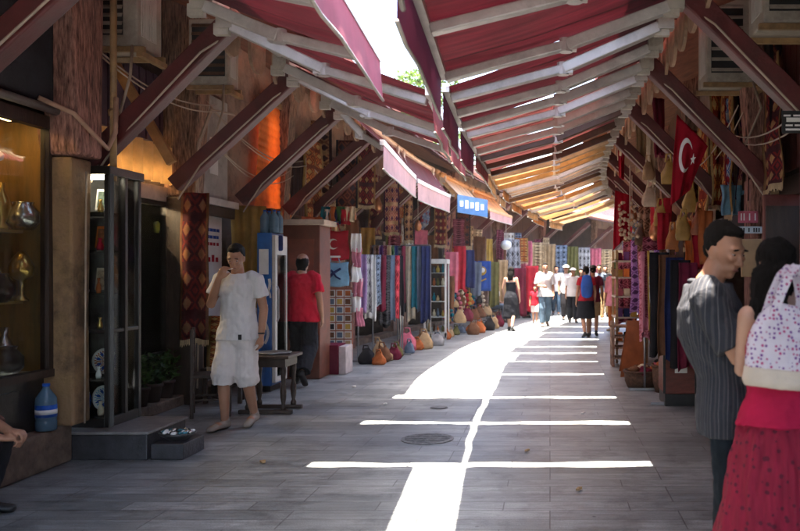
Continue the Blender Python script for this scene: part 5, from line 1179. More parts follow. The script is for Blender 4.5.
# more wares in the golden window and in the dark window
for i, (yy, zz, k, m_) in enumerate(((5.62, .74, 'lamp', 'dark'), (6.0, 1.30, 'pot', 'dark'), (6.28, 1.30, 'lamp', 'brass'), (5.6, 1.86, 'pot', 'dark'), (6.3, 1.86, 'pot', 'silver'), (6.1, .74, 'pot', 'dark'))):
    lathe_thing(k, (-4.15, yy, zz), PROF[k], {'brass': BRASS, 'silver': SILVER, 'dark': BLACKWOOD}[m_], f'{m_} {k} close to the glass, {"middle" if zz == 1.3 else "upper" if zz > 1.5 else "lower"} level of the golden window', k, 'brass and silver wares in the golden window')
for i in range(7):
    y_ = 8.75+.08*i; k = ('ewer', 'pot', 'lamp')[i % 3]; z_ = (1.07, 1.52, .58, 1.94)[i % 4]
    lathe_thing(k, (-4.74, y_, z_), PROF[k], (BRASS, SILVER, GREENGL)[i % 3], f'{("brass", "silver", "green glazed")[i % 3]} {k} at the back of the dark window on the {("second", "third", "lowest", "top")[i % 4]} shelf', k)

# small wares filling the black glass cabinet
rnd = random.Random(55); pc = ['gold', 'white', 'rust', 'teal', 'cream', 'tan', 'crimson']; shc = {2.033: 'top', 1.713: 'second', 1.353: 'third', 1.052: 'fourth', .633: 'fifth', .32: 'lowest'}
for i, z in enumerate(shc):
    for j in range(4):
        x = -4.08+.088*j+.02*rnd.random(); y = 6.71+.05*(j % 2); h = .07+.06*rnd.random(); r = .018+.014*rnd.random(); c = pc[(i*3+j) % 7]
        m_ = BRASS if (i+j) % 3 == 0 else cm(c, 0); nm_ = 'brass' if (i+j) % 3 == 0 else c
        lathe_thing('ornament', (x, y, z), [(r*.8, 0), (r, h*.25), (r*.7, h*.55), (r*.35, h*.75), (r*.6, h)], m_, f'small {nm_} ornament, {("first", "second", "third", "fourth")[j]} from the wall on the {shc[z]} shelf of the black glass cabinet', 'ornament', 'ornaments in the black glass cabinet', 10)
# scraps on the paving
for i, (x, y) in enumerate(((-.2, 6.8), (.35, 8.6), (-2.3, 6.4), (-1.9, 9.2), (.2, 5.6), (-2.6, 10.6))):
    q = MB(); q.cbox((x, y, .012), .03+.02*(i % 3), .025, .012, rz=i*1.1); q.cbox((x+.012, y+.008, .016), .025, .02, .014, rz=i*.7+.5)
    tag(q.build('paper_scrap', PAPER if i % 2 else cm('tan', 0), None), f'small {"white" if i % 2 else "tan"} scrap of litter on the shaded paving, {ORD[i] if i else "first"} of a few', 'litter', 'scraps on the paving')
# ================================================================= people
SKIN = mat('skin', (.36, .175, .105), .5, .12, 6, .08, 120, spec=.4)
SKINP = mat('skin_fair', (.45, .25, .17), .5, .12, 6, .08, 120, spec=.4)
HAIR = mat('black_hair', (.008, .006, .005), .7, .4, 12, .6, 140, stretch=(6, 6, 1), spec=.12)
LIP = mat('lip', (.26, .09, .07), .5, .1, 6, 0)
EYEW = mat('eye_white', (.34, .28, .25), .3, .05, 6, 0)
DARKEYE = mat('dark_iris', (.02, .012, .01), .2, .1, 6, 0)
TMP = bpy.data.scenes.new('workbench')
def prim_limb(bm, pts, rad, asp=None, right=None, cap0=True, cap1=True, seg=16):
    """tapered limb along pts; rad = half widths, asp = depth/width ratio; round or flat ends"""
    pts = [Vector(p) for p in pts]; n = len(pts); asp = asp if isinstance(asp, (list, tuple)) else [asp or 1]*n
    rings = []
    for i in range(n):
        d = (pts[min(i+1, n-1)]-pts[max(i-1, 0)]).normalized()
        rings.append((pts[i], d, rad[i], asp[i]))
    ex = []
    d0 = rings[0][1]; d1 = rings[-1][1]
    if cap0:
        for k in (.97, .8, .5): ex.append((pts[0]-d0*rad[0]*k*min(1, asp[0]), d0, rad[0]*math.sqrt(1-k*k), asp[0]))
    ex += rings
    if cap1:
        for k in (.5, .8, .97): ex.append((pts[-1]+d1*rad[-1]*k*min(1, asp[-1]), d1, rad[-1]*math.sqrt(1-k*k), asp[-1]))
    prev = Vector(right) if right else None; vr = []
    for p, d, r, a in ex:
        if prev is None:
            q = Vector((1, 0, 0)) if abs(d.x) < .9 else Vector((0, 1, 0)); prev = q
        x = prev-d*prev.dot(d)
        if x.length < 1e-5: x = Vector((0, 1, 0))-d*d.y
        x.normalize(); prev = x; y = d.cross(x)
        vr.append([bm.verts.new(p+x*r*math.cos(2*math.pi*j/seg)+y*r*a*math.sin(2*math.pi*j/seg)) for j in range(seg)])
    for A, B in zip(vr, vr[1:]):
        for j in range(seg): bm.faces.new((A[j], A[(j+1) % seg], B[(j+1) % seg], B[j]))
    bm.faces.new(list(reversed(vr[0]))); bm.faces.new(vr[-1])
def prim_ball(bm, c, r, M=None):
    ret = bmesh.ops.create_icosphere(bm, subdivisions=3, radius=1)
    for v in ret['verts']:
        p = Vector((v.co.x*r[0], v.co.y*r[1], v.co.z*r[2])); v.co = (M @ p if M else p)+Vector(c)
def fuse(bm, name, vox, m, parent, X, smooth=2, wrinkle=0, wscale=9, wst=(1, 1, 1), dirs=None):
    """union of closed shapes -> one continuous surface, smoothed, optionally creased"""
    bmesh.ops.recalc_face_normals(bm, faces=bm.faces)
    me = bpy.data.meshes.new(name); bm.to_mesh(me); bm.free()
    o = bpy.data.objects.new('tmp', me); TMP.collection.objects.link(o)
    md = o.modifiers.new('r', 'REMESH'); md.mode = 'VOXEL'; md.voxel_size = vox
    if smooth:
        ms = o.modifiers.new('s', 'SMOOTH'); ms.factor = .5; ms.iterations = smooth
    with bpy.context.temp_override(scene=TMP, view_layer=TMP.view_layers[0]): dg = bpy.context.evaluated_depsgraph_get()
    me2 = bpy.data.meshes.new_from_object(o.evaluated_get(dg)); me2.name = name
    bpy.data.objects.remove(o); bpy.data.meshes.remove(me)
    if wrinkle:
        nn = [v.normal.copy() for v in me2.vertices]
        for v, n_ in zip(me2.vertices, nn):
            p = v.co; q = Vector((p.x*wst[0], p.y*wst[1], p.z*wst[2]))*wscale
            f = noise.noise(q)*.6+abs(noise.noise(q*1.9+Vector((3, 1, 7))))*.7-.25+.3*noise.noise(q*4)
            v.co = p+n_*f*wrinkle
    o_ = Vector(parent['o'])
    for v in me2.vertices: v.co = X @ v.co - o_
    me2.materials.clear(); me2.materials.append(m); me2.shade_smooth()
    ob = bpy.data.objects.new(name, me2); COL.objects.link(ob); ob.parent = parent; ob['o'] = parent['o']
    return ob
def hand_prims(bm, wrist, d, palm, curl=.5, s=1.0, thumb=None, spread=.0):
    """palm and five fingers: d = pointing direction, palm = palm normal; thumb = side the thumb leaves from"""
    d = Vector(d).normalized(); nrm = Vector(palm); nrm = (nrm-d*nrm.dot(d)).normalized(); side = d.cross(nrm) if thumb is None else Vector(thumb); side = (side-d*side.dot(d)-nrm*side.dot(nrm)).normalized()
    w = Vector(wrist)
    prim_limb(bm, [w-d*.02*s, w+d*.03*s, w+d*.085*s], [.026*s, .036*s, .040*s], [.75, .55, .45], right=side)
    for i, (o, L) in enumerate(((.028, .072), (.010, .082), (-.009, .076), (-.027, .060))):
        p = w+d*.082*s+side*o*s; c = curl*(1+.12*i); pts = [p-d*.02*s, p]; a = 0
        for k, f in enumerate((.45, .32, .25)):
            a += c*(.6, .9, .7)[k]; dd = d*math.cos(a)+nrm*math.sin(a)+side*spread*(1.5-i)*.2
            pts.append(pts[-1]+dd.normalized()*L*f*s)
        prim_limb(bm, pts, [.0098*s, .0098*s, .009*s, .0083*s, .0072*s], seg=10)
    tp = w+d*.028*s+side*.030*s; td = (d*.75+side*.62+nrm*.35).normalized(); t2 = (d*.95+side*.15+nrm*.45).normalized()
    prim_limb(bm, [tp-td*.015*s, tp+td*.032*s, tp+td*.032*s+t2*.028*s, tp+td*.032*s+t2*.05*s], [.0145*s, .0118*s, .0105*s, .0085*s], seg=10)
def head_prims(bm, c, HM, s=1.0, fem=False):
    """head centred at c (eye height), HM rotates local axes (+y = face)"""
    T = lambda p: Vector(c)+HM @ (Vector(p)*s)
    def ball(p, r, rx=0): prim_ball(bm, T(p), [k*s for k in r], HM @ Matrix.Rotation(rx, 3, 'X'))
    ball((0, -.018, .030), (.074, .094, .088)); ball((0, .018, .0), (.066, .076, .085)); ball((0, .030, -.062), (.052, .058, .05))
    ball((0, .062, -.094), (.026, .024, .020)); ball((0, .012, -.055), (.060, .06, .04))
    ball((0, .076, .030), (.052, .020, .016))                      # brow
    ball((.032, .080, -.012), (.022, .016, .018)); ball((-.032, .080, -.012), (.022, .016, .018))  # cheekbones
    prim_limb(bm, [T((0, .090, .018)), T((0, .100, -.008)), T((0, .112, -.030))], [.008*s, .0105*s, .0135*s], seg=10)
    ball((.011, .097, -.034), (.0085, .010, .008)); ball((-.011, .097, -.034), (.0085, .010, .008))
    ball((0, .084, -.060), (.024, .012, .009)); ball((0, .081, -.071), (.022, .012, .008))
    for sx in (-1, 1):
        prim_ball(bm, T((sx*.075, -.004, -.008)), (.008*s, .019*s, .031*s), HM @ Matrix.Rotation(sx*.25, 3, 'Z')); prim_ball(bm, T((sx*.070, .002, -.028)), (.007*s, .010*s, .012*s), HM)
def face_parts(t, c, HM, X, s=1.0, closed=.0):
    T = lambda p: Vector(c)+HM @ (Vector(p)*s); o = Vector(t['o'])
    def blob(nm, p, r, m, rz=0, n=10):
        q = MB(); q.ball((0, 0, 0), r[0]*s, r[1]*s, r[2]*s, n, 7); M = HM @ Matrix.Rotation(rz, 3, 'Y')
        q.v = [tuple(X @ (T(p)+M @ Vector(v))) for v in q.v]; return q.build(nm, m, t, smooth=True)
    for sx in (-1, 1):
        e = blob('eye', (sx*.031, .0825, .008), (.0125, .0075, .0055 if not closed else .003), EYEW)
        q = MB(); q.ball((0, 0, 0), .0055*s, .003*s, .005*s, 8, 6); q.v = [tuple(X @ (T((sx*.031, .0885, .007))+HM @ Vector(v))) for v in q.v]; q.build('iris', DARKEYE, e, smooth=True)
        blob('eyebrow', (sx*.032, .0915, .031), (.020, .005, .0045), HAIR, sx*.12)
    blob('mouth', (0, .0925, -.065), (.021, .005, .006), LIP)
def hair_piece(t, c, HM, X, s, blobs, vox, m=None):
    lg = blobs is LONG
    bm = bmesh.new(); T = lambda p: Vector(c)+HM @ (Vector(p)*s)
    for p, r, rx in blobs: prim_ball(bm, T(p), [k*s for k in r], HM @ Matrix.Rotation(rx, 3, 'X'))
    return fuse(bm, 'hair', vox, m or HAIR, t, X, 2, (.016 if lg else .006)*s, 22 if lg else 40, (1, 1, .45 if lg else .6))
SHORT = [((0, -.034, .052), (.080, .088, .084), 0), ((0, .014, .096), (.060, .054, .028), 0), ((.066, -.03, .022), (.016, .040, .040), 0), ((-.066, -.03, .022), (.016, .040, .040), 0), ((0, -.076, -.012), (.054, .028, .05), 0)]
BALD = [((0, -.045, -.008), (.080, .074, .104), 0), ((.060, -.025, .0), (.022, .05, .062), 0), ((-.060, -.025, .0), (.022, .05, .062), 0), ((0, -.055, -.095), (.062, .036, .05), 0)]
LONG = [((0, -.036, .050), (.084, .092, .088), 0), ((0, .024, .098), (.066, .062, .032), 0), ((0, -.09, -.09), (.092, .05, .12), 0), ((.066, -.02, -.04), (.024, .055, .10), 0), ((-.066, -.02, -.04), (.024, .055, .10), 0), ((0, -.10, -.18), (.085, .035, .09), 0)]
BUN = [((0, -.034, .052), (.080, .088, .084), 0), ((0, .022, .098), (.064, .062, .030), 0), ((0, -.10, -.02), (.045, .04, .05), 0), ((.066, -.02, .01), (.016, .045, .05), 0), ((-.066, -.02, .01), (.016, .045, .05), 0)]
def person(label, loc, face, H=1.75, J=None, outfit=(), hair=SHORT, hairm=None, skin=None, vox=.012, fem=False, headrot=(0, 0, 0), hands=None, group=None, facep=True, build=1.0, hat=None, shut=0):
    """face: heading in degrees (0 looks away from the camera along +y, 90 looks left); joints in a 1.75 m body frame, +y forward, +x right"""
    s = H/1.75; skin = skin or SKIN
    D = dict(pel=(0, 0, .95), waist=(0, .005, 1.09), chest=(0, 0, 1.27), neck=(0, -.02, 1.475), head=(0, .02, 1.625),
             shL=(-.175, -.01, 1.425), shR=(.175, -.01, 1.425), elL=(-.225, -.03, 1.13), elR=(.225, -.03, 1.13), wrL=(-.235, .04, .885), wrR=(.235, .04, .885),
             hiL=(-.088, 0, .93), hiR=(.088, 0, .93), knL=(-.095, .015, .50), knR=(.095, .015, .50), anL=(-.10, -.02, .085), anR=(.10, -.02, .085), toL=(-.115, .15, .025), toR=(.115, .15, .025))
    if fem: D.update(shL=(-.155, -.01, 1.42), shR=(.155, -.01, 1.42))
    D.update(J or {}); V = {k: Vector(v)*s for k, v in D.items()}
    t = thing('person', label, 'person', loc, group)
    X = Matrix.Translation(loc) @ Matrix.Rotation(math.radians(face), 4, 'Z')
    b = build; right = (V['shR']-V['shL']).normalized(); hr = (V['hiR']-V['hiL']).normalized()
    HM = (Matrix.Rotation(math.radians(headrot[2]), 3, 'Z') @ Matrix.Rotation(math.radians(headrot[0]), 3, 'X') @ Matrix.Rotation(math.radians(headrot[1]), 3, 'Y'))
    tw = [.165, .155, .135, .15, .165, .13, .06] if not fem else [.172, .16, .12, .135, .145, .11, .05]
    tors = [V['pel']-Vector((0, 0, .06*s)), V['pel'], V['waist'], V['chest'], V['chest'].lerp(V['neck'], .45), V['chest'].lerp(V['neck'], .78), V['neck']]
    asp = [.68, .68, .70, .72, .66, .62, .95]
    bm = bmesh.new()
    prim_limb(bm, tors, [k*s*b for k in tw], asp, right=hr)
    prim_limb(bm, [V['neck']-Vector((0, 0, .03*s)), V['neck'].lerp(V['head'], .5), V['head']-Vector((0, .01, .03))*s], [.062*s, .056*s, .055*s])
    head_prims(bm, V['head'], HM, s, fem)
    for S in 'LR':
        prim_limb(bm, [V['sh'+S], V['sh'+S].lerp(V['el'+S], .5), V['el'+S], V['el'+S].lerp(V['wr'+S], .35), V['wr'+S]], [k*s*(b if i < 2 else 1)*(.88 if fem else 1) for i, k in enumerate((.055, .048, .041, .041, .028))])
        prim_limb(bm, [V['hi'+S], V['hi'+S].lerp(V['kn'+S], .5), V['kn'+S], V['kn'+S].lerp(V['an'+S], .35), V['an'+S]], [k*s*b for k in (.088, .074, .054, .055, .036)])
        fd = (V['to'+S]-V['an'+S]); prim_limb(bm, [V['an'+S]+Vector((0, -.03, -.045))*s, V['an'+S].lerp(V['to'+S], .55)+Vector((0, 0, -.0))*s, V['to'+S]], [.032*s, .04*s, .034*s], [.8, .6, .55], right=hr)
        h = (hands or {}).get(S)
        if h is None:
            d = (V['wr'+S]-V['el'+S]).normalized(); h = dict(d=d, palm=(-1 if S == 'R' else 1, 0, 0), curl=.35, thumb=(0, 1, 0))
        hand_prims(bm, V['wr'+S]+Vector(h.get('o', (0, 0, 0))), h['d'], h['palm'], h.get('curl', .4), s*.98, h.get('thumb'))
    fuse(bm, 'body', vox if vox < .02 else .018, skin, t, X, 2)
    if facep: face_parts(t, V['head'], HM, X, s, closed=shut)
    if hair: hair_piece(t, V['head'], HM, X, s, hair, max(.009, vox), hairm)
    if hat:
        bm = bmesh.new(); T = lambda p: V['head']+HM @ (Vector(p)*s)
        prim_ball(bm, T((0, -.01, .085)), (.09*s, .10*s, .06*s), HM); prim_ball(bm, T((0, .02, .075)), (.13*s, .16*s, .012*s), HM); fuse(bm, 'hat', .012, hat, t, X, 1)
    for it in outfit:
        nm, m = it[0], it[1]; o = it[2] if len(it) > 2 else {}
        bm = bmesh.new(); g_ = o.get('g', .016)*s; low = o.get('low', .0)
        if nm in ('shirt', 'top', 'blouse'):
            hem = o.get('hem', .86)*s; z0 = V['pel'].copy(); z0.z = hem
            tt = [z0, V['pel'], V['waist'], V['chest'], V['chest'].lerp(V['neck'], .45), V['chest'].lerp(V['neck'], .80), V['neck']+Vector((0, 0, .0))]
            wd = [tw[0]+.022+o.get('flare', 0), tw[1]+.020, tw[2]+.012, tw[3]+.004, tw[4], tw[5]+.004, tw[6]+.012]
            k0 = o.get('from', 0); k1 = o.get('to', 7)
            prim_limb(bm, tt[k0:k1], [(k*b)*s+g_ for k in wd][k0:k1], [a*1.12 for a in asp][k0:k1], right=hr, cap0=False, cap1=False, seg=22)
            sl = o.get('sleeve', .55)
            if sl:
                for S in 'LR':
                    e = V['sh'+S].lerp(V['el'+S], min(1, sl)); pts = [V['sh'+S].lerp(V['neck'], .22), V['sh'+S], V['sh'+S].lerp(e, .5), e]; rr = [.058, .058, .057, .061]
                    if sl > 1: pts.append(V['el'+S].lerp(V['wr'+S], sl-1)); rr = [.058, .058, .054, .05, .046]
                    prim_limb(bm, pts, [(k*b)*s+g_*.7 for k in rr], cap1=False)
        elif nm in ('trousers', 'shorts', 'jeans', 'leggings'):
            end = o.get('end', .97); wtop = V['pel'].lerp(V['waist'], .25)
            prim_limb(bm, [V['pel']-Vector((0, 0, .09*s)), V['pel'], wtop], [(k*b)*s+g_ for k in (.142, .145, .128)], [.72, .70, .70], right=hr, cap1=False)
            for S in 'LR':
                hi, kn, an = V['hi'+S], V['kn'+S], V['an'+S]
                if end <= .5: e = hi.lerp(kn, end*2); pts = [hi, hi.lerp(e, .5), e]; rr = [.094, .09, .086]
                else:
                    e = kn.lerp(an, (end-.5)*2); pts = [hi, hi.lerp(kn, .5), kn, kn.lerp(e, .55), e]; rr = [.094, .084, .066+o.get('wide', 0), .058+o.get('wide', 0), .054+o.get('wide', 0)]
                prim_limb(bm, pts, [(k*b)*s+g_*.8 for k in rr], cap1=False)
        elif nm in ('skirt', 'dress'):
            z1 = V['waist'].copy() if nm == 'skirt' else V['chest'].lerp(V['neck'], .35); hem = o.get('hem', .35)*s
            zz = [z1]; ww = [(tw[2]+.012)*s*b if nm == 'skirt' else (tw[4]+.004)*s]
            if nm == 'dress': zz += [V['chest'], V['waist']]; ww += [(tw[3]+.01)*s, (tw[2]+.02)*s]
            zz += [V['pel']-Vector((0, 0, .03))]; ww += [(tw[0]+.025)*s*b]
            kx = (V['knL']+V['knR'])/2; h0 = Vector((kx.x, kx.y, hem)); zz.append(zz[-1].lerp(h0, .5)); zz.append(h0); ww += [(tw[0]+.025+o.get('flare', .06)*.5)*s, (tw[0]+.025+o.get('flare', .06))*s]
            prim_limb(bm, zz, ww, [.78]*len(zz), right=hr, cap0=False, cap1=False, seg=28)
        elif nm == 'shoe':
            bm.free()
            for S in 'LR':
                bm = bmesh.new(); an, to = V['an'+S], V['to'+S]; heel = an+Vector((0, -.035, -.05))*s if not o.get('lift', {}).get(S) else an+(an-V['kn'+S]).normalized()*.05*s
                fwd = (to-heel).normalized()
                prim_limb(bm, [heel, heel.lerp(to, .5)+Vector((0, 0, .012))*s, to+fwd*.02*s], [.040*s, .044*s, .042*s], [.95, .85, .62], right=hr)
                prim_limb(bm, [an-(an-V['kn'+S])*.02, heel.lerp(an, .25)], [.043*s, .042*s], cap0=False)
                fuse(bm, 'shoe', max(.008, vox*.8), m, t, X, 2)
            continue
        fuse(bm, nm, o.get('vox', vox), m, t, X, 2, o.get('wr', .008)*s, o.get('ws', 8), o.get('wst', (1, 1, .8)))
    return t, V, X, HM, s
WHT = mat('white_tee', (.60, .57, .56), .9, .08, 5, .15, 90, spec=.1)
WSH = mat('white_shorts', (.66, .60, .57), .9, .08, 5, .15, 90, spec=.1)
BLKT = mat('black_trousers', (.012, .013, .018), .85, .25, 6, .15, 90, spec=.2)
REDT = mat('red_tee', (.50, .010, .030), .85, .12, 5, .15, 90, spec=.15)
JEAN = mat('blue_jeans', (.03, .055, .09), .85, .3, 7, .2, 120, spec=.2)
JEAND = mat('dark_jeans', (.006, .011, .017), .85, .3, 7, .2, 120, spec=.2)
TAUPE = mat('taupe_shoe', (.30, .24, .19), .7, .15, 8, .1)
BLKS = mat('black_shoe', (.015, .015, .016), .5, .2, 8, .1)
def stripe_shirt():
    m = mat('striped_shirt', (.018, .02, .028), .85, .2, 6, .2, 90); nt = m.node_tree; b = nt.nodes['Principled BSDF']; L = nt.links.new
    tc = _n(nt, 'ShaderNodeTexCoord'); sp = _n(nt, 'ShaderNodeSeparateXYZ'); L(tc.outputs['Object'], sp.inputs[0])
    nz = _n(nt, 'ShaderNodeTexNoise'); nz.inputs['Scale'].default_value = 4; L(tc.outputs['Object'], nz.inputs['Vector'])
    a = math_(nt, 'ADD', math_(nt, 'MULTIPLY', math_(nt, 'ARCTAN2', sp.outputs[1], sp.outputs[0]), 5.4), math_(nt, 'MULTIPLY', nz.outputs['Fac'], 1.0))
    f = math_(nt, 'FRACT', a); wide = math_(nt, 'LESS_THAN', f, .22); thin = math_(nt, 'LESS_THAN', math_(nt, 'ABSOLUTE', math_(nt, 'SUBTRACT', f, .55)), .035)
    base = b.inputs['Base Color'].links[0].from_socket
    c = _mix(nt, wide, base, (.042, .041, .046, 1)); c = _mix(nt, thin, c, (.10, .095, .098, 1)); L(c, b.inputs['Base Color']); return m
# man in white tee, smoking, walking toward the camera (slightly to his left)
x, y, z = -3.06, 7.85, 0
t, V, X, HM, s = person('man in white T-shirt and white knee shorts, hand raised to his mouth, walking', (x, y, .003), 172, 1.80,
    J=dict(head=(-.01, .06, 1.615), neck=(0, .0, 1.47), shR=(.18, .01, 1.42), shL=(-.18, -.01, 1.42), elR=(.235, .08, 1.17), wrR=(.085, .19, 1.43), elL=(-.245, -.03, 1.13), wrL=(-.25, .03, .885),
           hiR=(.088, 0, .93), knR=(.10, .09, .51), anR=(.10, .06, .085), toR=(.13, .235, .025), knL=(-.085, .0, .50), anL=(-.075, -.16, .12), toL=(-.09, -.02, .03)),
    outfit=[('shirt', WHT, dict(hem=.84, sleeve=.62, g=.022, wr=.018, ws=6.5, flare=.01)), ('shorts', WSH, dict(end=.60, wide=.028, g=.024, wr=.018, ws=6.5)), ('shoe', TAUPE)],
    hands=dict(R=dict(d=(-.55, .2, .8), palm=(-.3, -.9, .2), curl=.7, thumb=(-.6, .2, -.6)), L=dict(d=(-.05, .1, -1), palm=(1, 0, 0), curl=.5, thumb=(0, 1, 0))), headrot=(-24, 0, 14), vox=.008)
q = MB(); q.lathe((0, 0, 0), [(.031, -.008), (.034, 0), (.031, .008)], 14); w = V['wrL']; q.v = [tuple(X @ (Vector(v)+w+Vector((0, -.005, .02)))) for v in q.v]; q.build('wristwatch', BLACK, t)
q = MB(); q.tube([(0, 0, 0), (.012, .05, -.01)], .004, 6); q.v = [tuple(X @ (Vector(v)+V['head']+HM @ Vector((.01, .10, -.065)))) for v in q.v]; tag(q.build('cigarette', PAPER, None), 'white cigarette at the lips of the man in white', 'cigarette')
q = MB(); q.cbox((0, 0, 0), .035, .004, .05); q.v = [tuple(X @ (Vector(v)+Vector((-.10, .148, .875))*s)) for v in q.v]; q.build('hem_tag', BLACK, t)
# man in red, walking away
person('man in red T-shirt and black trousers walking away, one foot lifted', (-3.36, 10.85, .003), -4, 1.79,
    J=dict(head=(.0, .03, 1.62), elL=(-.255, -.04, 1.14), wrL=(-.27, .02, .90), elR=(.255, -.06, 1.14), wrR=(.265, .0, .9), knL=(-.09, .10, .51), anL=(-.09, .05, .085), toL=(-.11, .22, .025), knR=(.10, .0, .50), anR=(.105, -.27, .20), toR=(.115, -.21, .045)),
    outfit=[('shirt', REDT, dict(hem=.84, sleeve=.72, g=.026, wr=.018, ws=6.5, flare=.014)), ('trousers', BLKT, dict(end=.99, wide=.022, g=.022, wr=.012)), ('shoe', BLKS, dict(lift={'R': 1}))],
    hair=BALD, headrot=(-4, 0, 0), vox=.009, facep=False, build=1.1)
# man in striped shirt, near right, looking down to his left
STR = stripe_shirt()
t, V, X, HM, s = person('man in a dark striped shirt and jeans looking down at something before him', (.785, 3.66, .003), -104, 1.75,
    J=dict(head=(.0, .012, 1.625), neck=(0, -.06, 1.475), chest=(0, -.05, 1.28), pel=(0, .045, .95), waist=(0, .03, 1.09), shL=(-.18, -.06, 1.425), shR=(.18, -.06, 1.425), hiL=(-.088, .06, .93), hiR=(.088, .06, .93), knL=(-.095, .075, .5), knR=(.095, .075, .5), anL=(-.1, .05, .085), anR=(.1, .05, .085), toL=(-.115, .22, .025), toR=(.115, .22, .025), elL=(-.225, .06, 1.15), wrL=(-.12, .27, 1.20), elR=(.235, .08, 1.16), wrR=(.10, .31, 1.15)),
    outfit=[('shirt', STR, dict(hem=.80, sleeve=.86, g=.026, wr=.014, ws=7, flare=-.018)), ('jeans', JEAND, dict(end=.98, wide=.02, g=.02, wr=.012)), ('shoe', BLKS)],
    hands=dict(L=dict(d=(.45, .75, .1), palm=(.2, -.1, .9), curl=.6, thumb=(-.2, .3, 1)), R=dict(d=(-.4, .8, .1), palm=(-.2, -.1, .9), curl=.6, thumb=(.2, .3, 1))), headrot=(-20, 0, -38), vox=.007, build=1.10, shut=1)
bm = bmesh.new()
for sx in (-1, 1): prim_limb(bm, [V['neck']+Vector((sx*.075, -.03, .005)), V['neck']+Vector((sx*.07, .06, -.005)), V['neck']+Vector((sx*.022, .105, -.05))], [.022, .022, .018], .5)
prim_limb(bm, [V['neck']+Vector((-.07, -.045, .01)), V['neck']+Vector((0, -.075, .012)), V['neck']+Vector((.07, -.045, .01))], [.022, .024, .022], .5)
fuse(bm, 'collar', .007, STR, t, X, 2)
# woman from behind, near right
HOT = mat('raspberry_dress', (.36, .010, .045), .85, .15, 6, .2, 90, spec=.15)
def dressmat():
    m = mat('flowered_skirt', (.22, .005, .025), .85, .2, 6, .2, 90, stretch=(9, 9, .7)); nt = m.node_tree; b = nt.nodes['Principled BSDF']; L = nt.links.new
    tc = _n(nt, 'ShaderNodeTexCoord'); vo = _n(nt, 'ShaderNodeTexVoronoi'); vo.inputs['Scale'].default_value = 30; L(tc.outputs['Object'], vo.inputs['Vector'])
    nz = _n(nt, 'ShaderNodeTexNoise'); nz.inputs['Scale'].default_value = 45; L(tc.outputs['Object'], nz.inputs['Vector'])
    f = math_(nt, 'LESS_THAN', math_(nt, 'ADD', vo.outputs['Distance'], math_(nt, 'MULTIPLY', nz.outputs['Fac'], .35)), .43)
    base = b.inputs['Base Color'].links[0].from_socket; c = _mix(nt, f, base, (.09, .004, .016, 1)); L(c, b.inputs['Base Color']); return m
FLW = dressmat()
t, V, X, HM, s = person('woman in a raspberry red dress with long dark hair, seen from behind', (.95, 3.28, .003), 10, 1.66, fem=True,
    J=dict(head=(.0, .04, 1.62), elR=(.25, .0, 1.16), wrR=(.20, .18, 1.08), elL=(-.12, .14, 1.17), wrL=(-.0, .34, 1.2)),
    outfit=[('top', HOT, dict(hem=.96, sleeve=.0, g=.022, wr=.014, flare=.004, to=6)), ('skirt', FLW, dict(hem=.04, flare=.20, wr=.024, ws=8, wst=(1.9, 1.9, .14))), ('shoe', BLKS)],
    hair=LONG, skin=SKINP, vox=.008, headrot=(-14, 0, -42), facep=True)
bm = bmesh.new()
prim_limb(bm, [V['shL']+Vector((.02, -.015, .0)), V['neck']+Vector((-.05, -.08, -.09)), V['chest']+Vector((-.05, -.105, .07))], [.03, .05, .06], .55); prim_limb(bm, [V['shR']+Vector((-.02, -.015, .0)), V['neck']+Vector((.06, -.08, -.09)), V['chest']+Vector((.05, -.105, .07))], [.03, .05, .06], .55)
fuse(bm, 'shoulder_straps', .009, HOT, t, X, 2, .004, 14)
# polka bag
def bagmat():
    m = mat('spotted_bag_cloth', (.62, .55, .60), .8, .08, 6, .15, 90); nt = m.node_tree; b = nt.nodes['Principled BSDF']; L = nt.links.new
    tc = _n(nt, 'ShaderNodeTexCoord'); vo = _n(nt, 'ShaderNodeTexVoronoi'); vo.inputs['Scale'].default_value = 62; vo.inputs['Randomness'].default_value = .55; L(tc.outputs['Object'], vo.inputs['Vector'])
    f = math_(nt, 'LESS_THAN', vo.outputs['Distance'], .34); sp = _n(nt, 'ShaderNodeSeparateColor'); L(vo.outputs['Color'], sp.inputs[0]); g2 = math_(nt, 'LESS_THAN', sp.outputs[0], .5)
    base = b.inputs['Base Color'].links[0].from_socket; c = _mix(nt, f, base, _mix(nt, g2, (.40, .05, .16, 1), (.16, .04, .22, 1))); L(c, b.inputs['Base Color']); return m
SPOT = bagmat(); CANV = mat('cream_canvas_base', (.58, .48, .38), .85, .12, 6, .2, 80)
bx, by, bz = .865, 3.04, 1.09
tb = thing('shoulder_bag', 'white shoulder bag with pink and purple spots and a cream base', 'bag', (bx, by, bz))
I4 = Matrix.Translation((bx, by, bz)) @ Matrix.Rotation(math.radians(6), 4, 'Y') @ Matrix.Rotation(math.radians(8), 4, 'Z') @ Matrix.Diagonal((.84, .84, .76, 1))
bm = bmesh.new(); prim_limb(bm, [(-.0, 0, .09), (0, 0, .20), (0, 0, .34), (0, 0, .385)], [.165, .168, .135, .10], [.5, .5, .45, .38], right=(1, 0, 0), cap0=False, seg=26)
fuse(bm, 'bag_body', .008, SPOT, tb, I4, 3, .012, 9)
bm = bmesh.new(); prim_limb(bm, [(0, 0, 0), (0, 0, .03), (0, 0, .10)], [.155, .168, .167], [.48, .52, .515], right=(1, 0, 0), cap0=False, cap1=False, seg=26)
fuse(bm, 'bag_base', .008, CANV, tb, I4, 2, .006, 9)
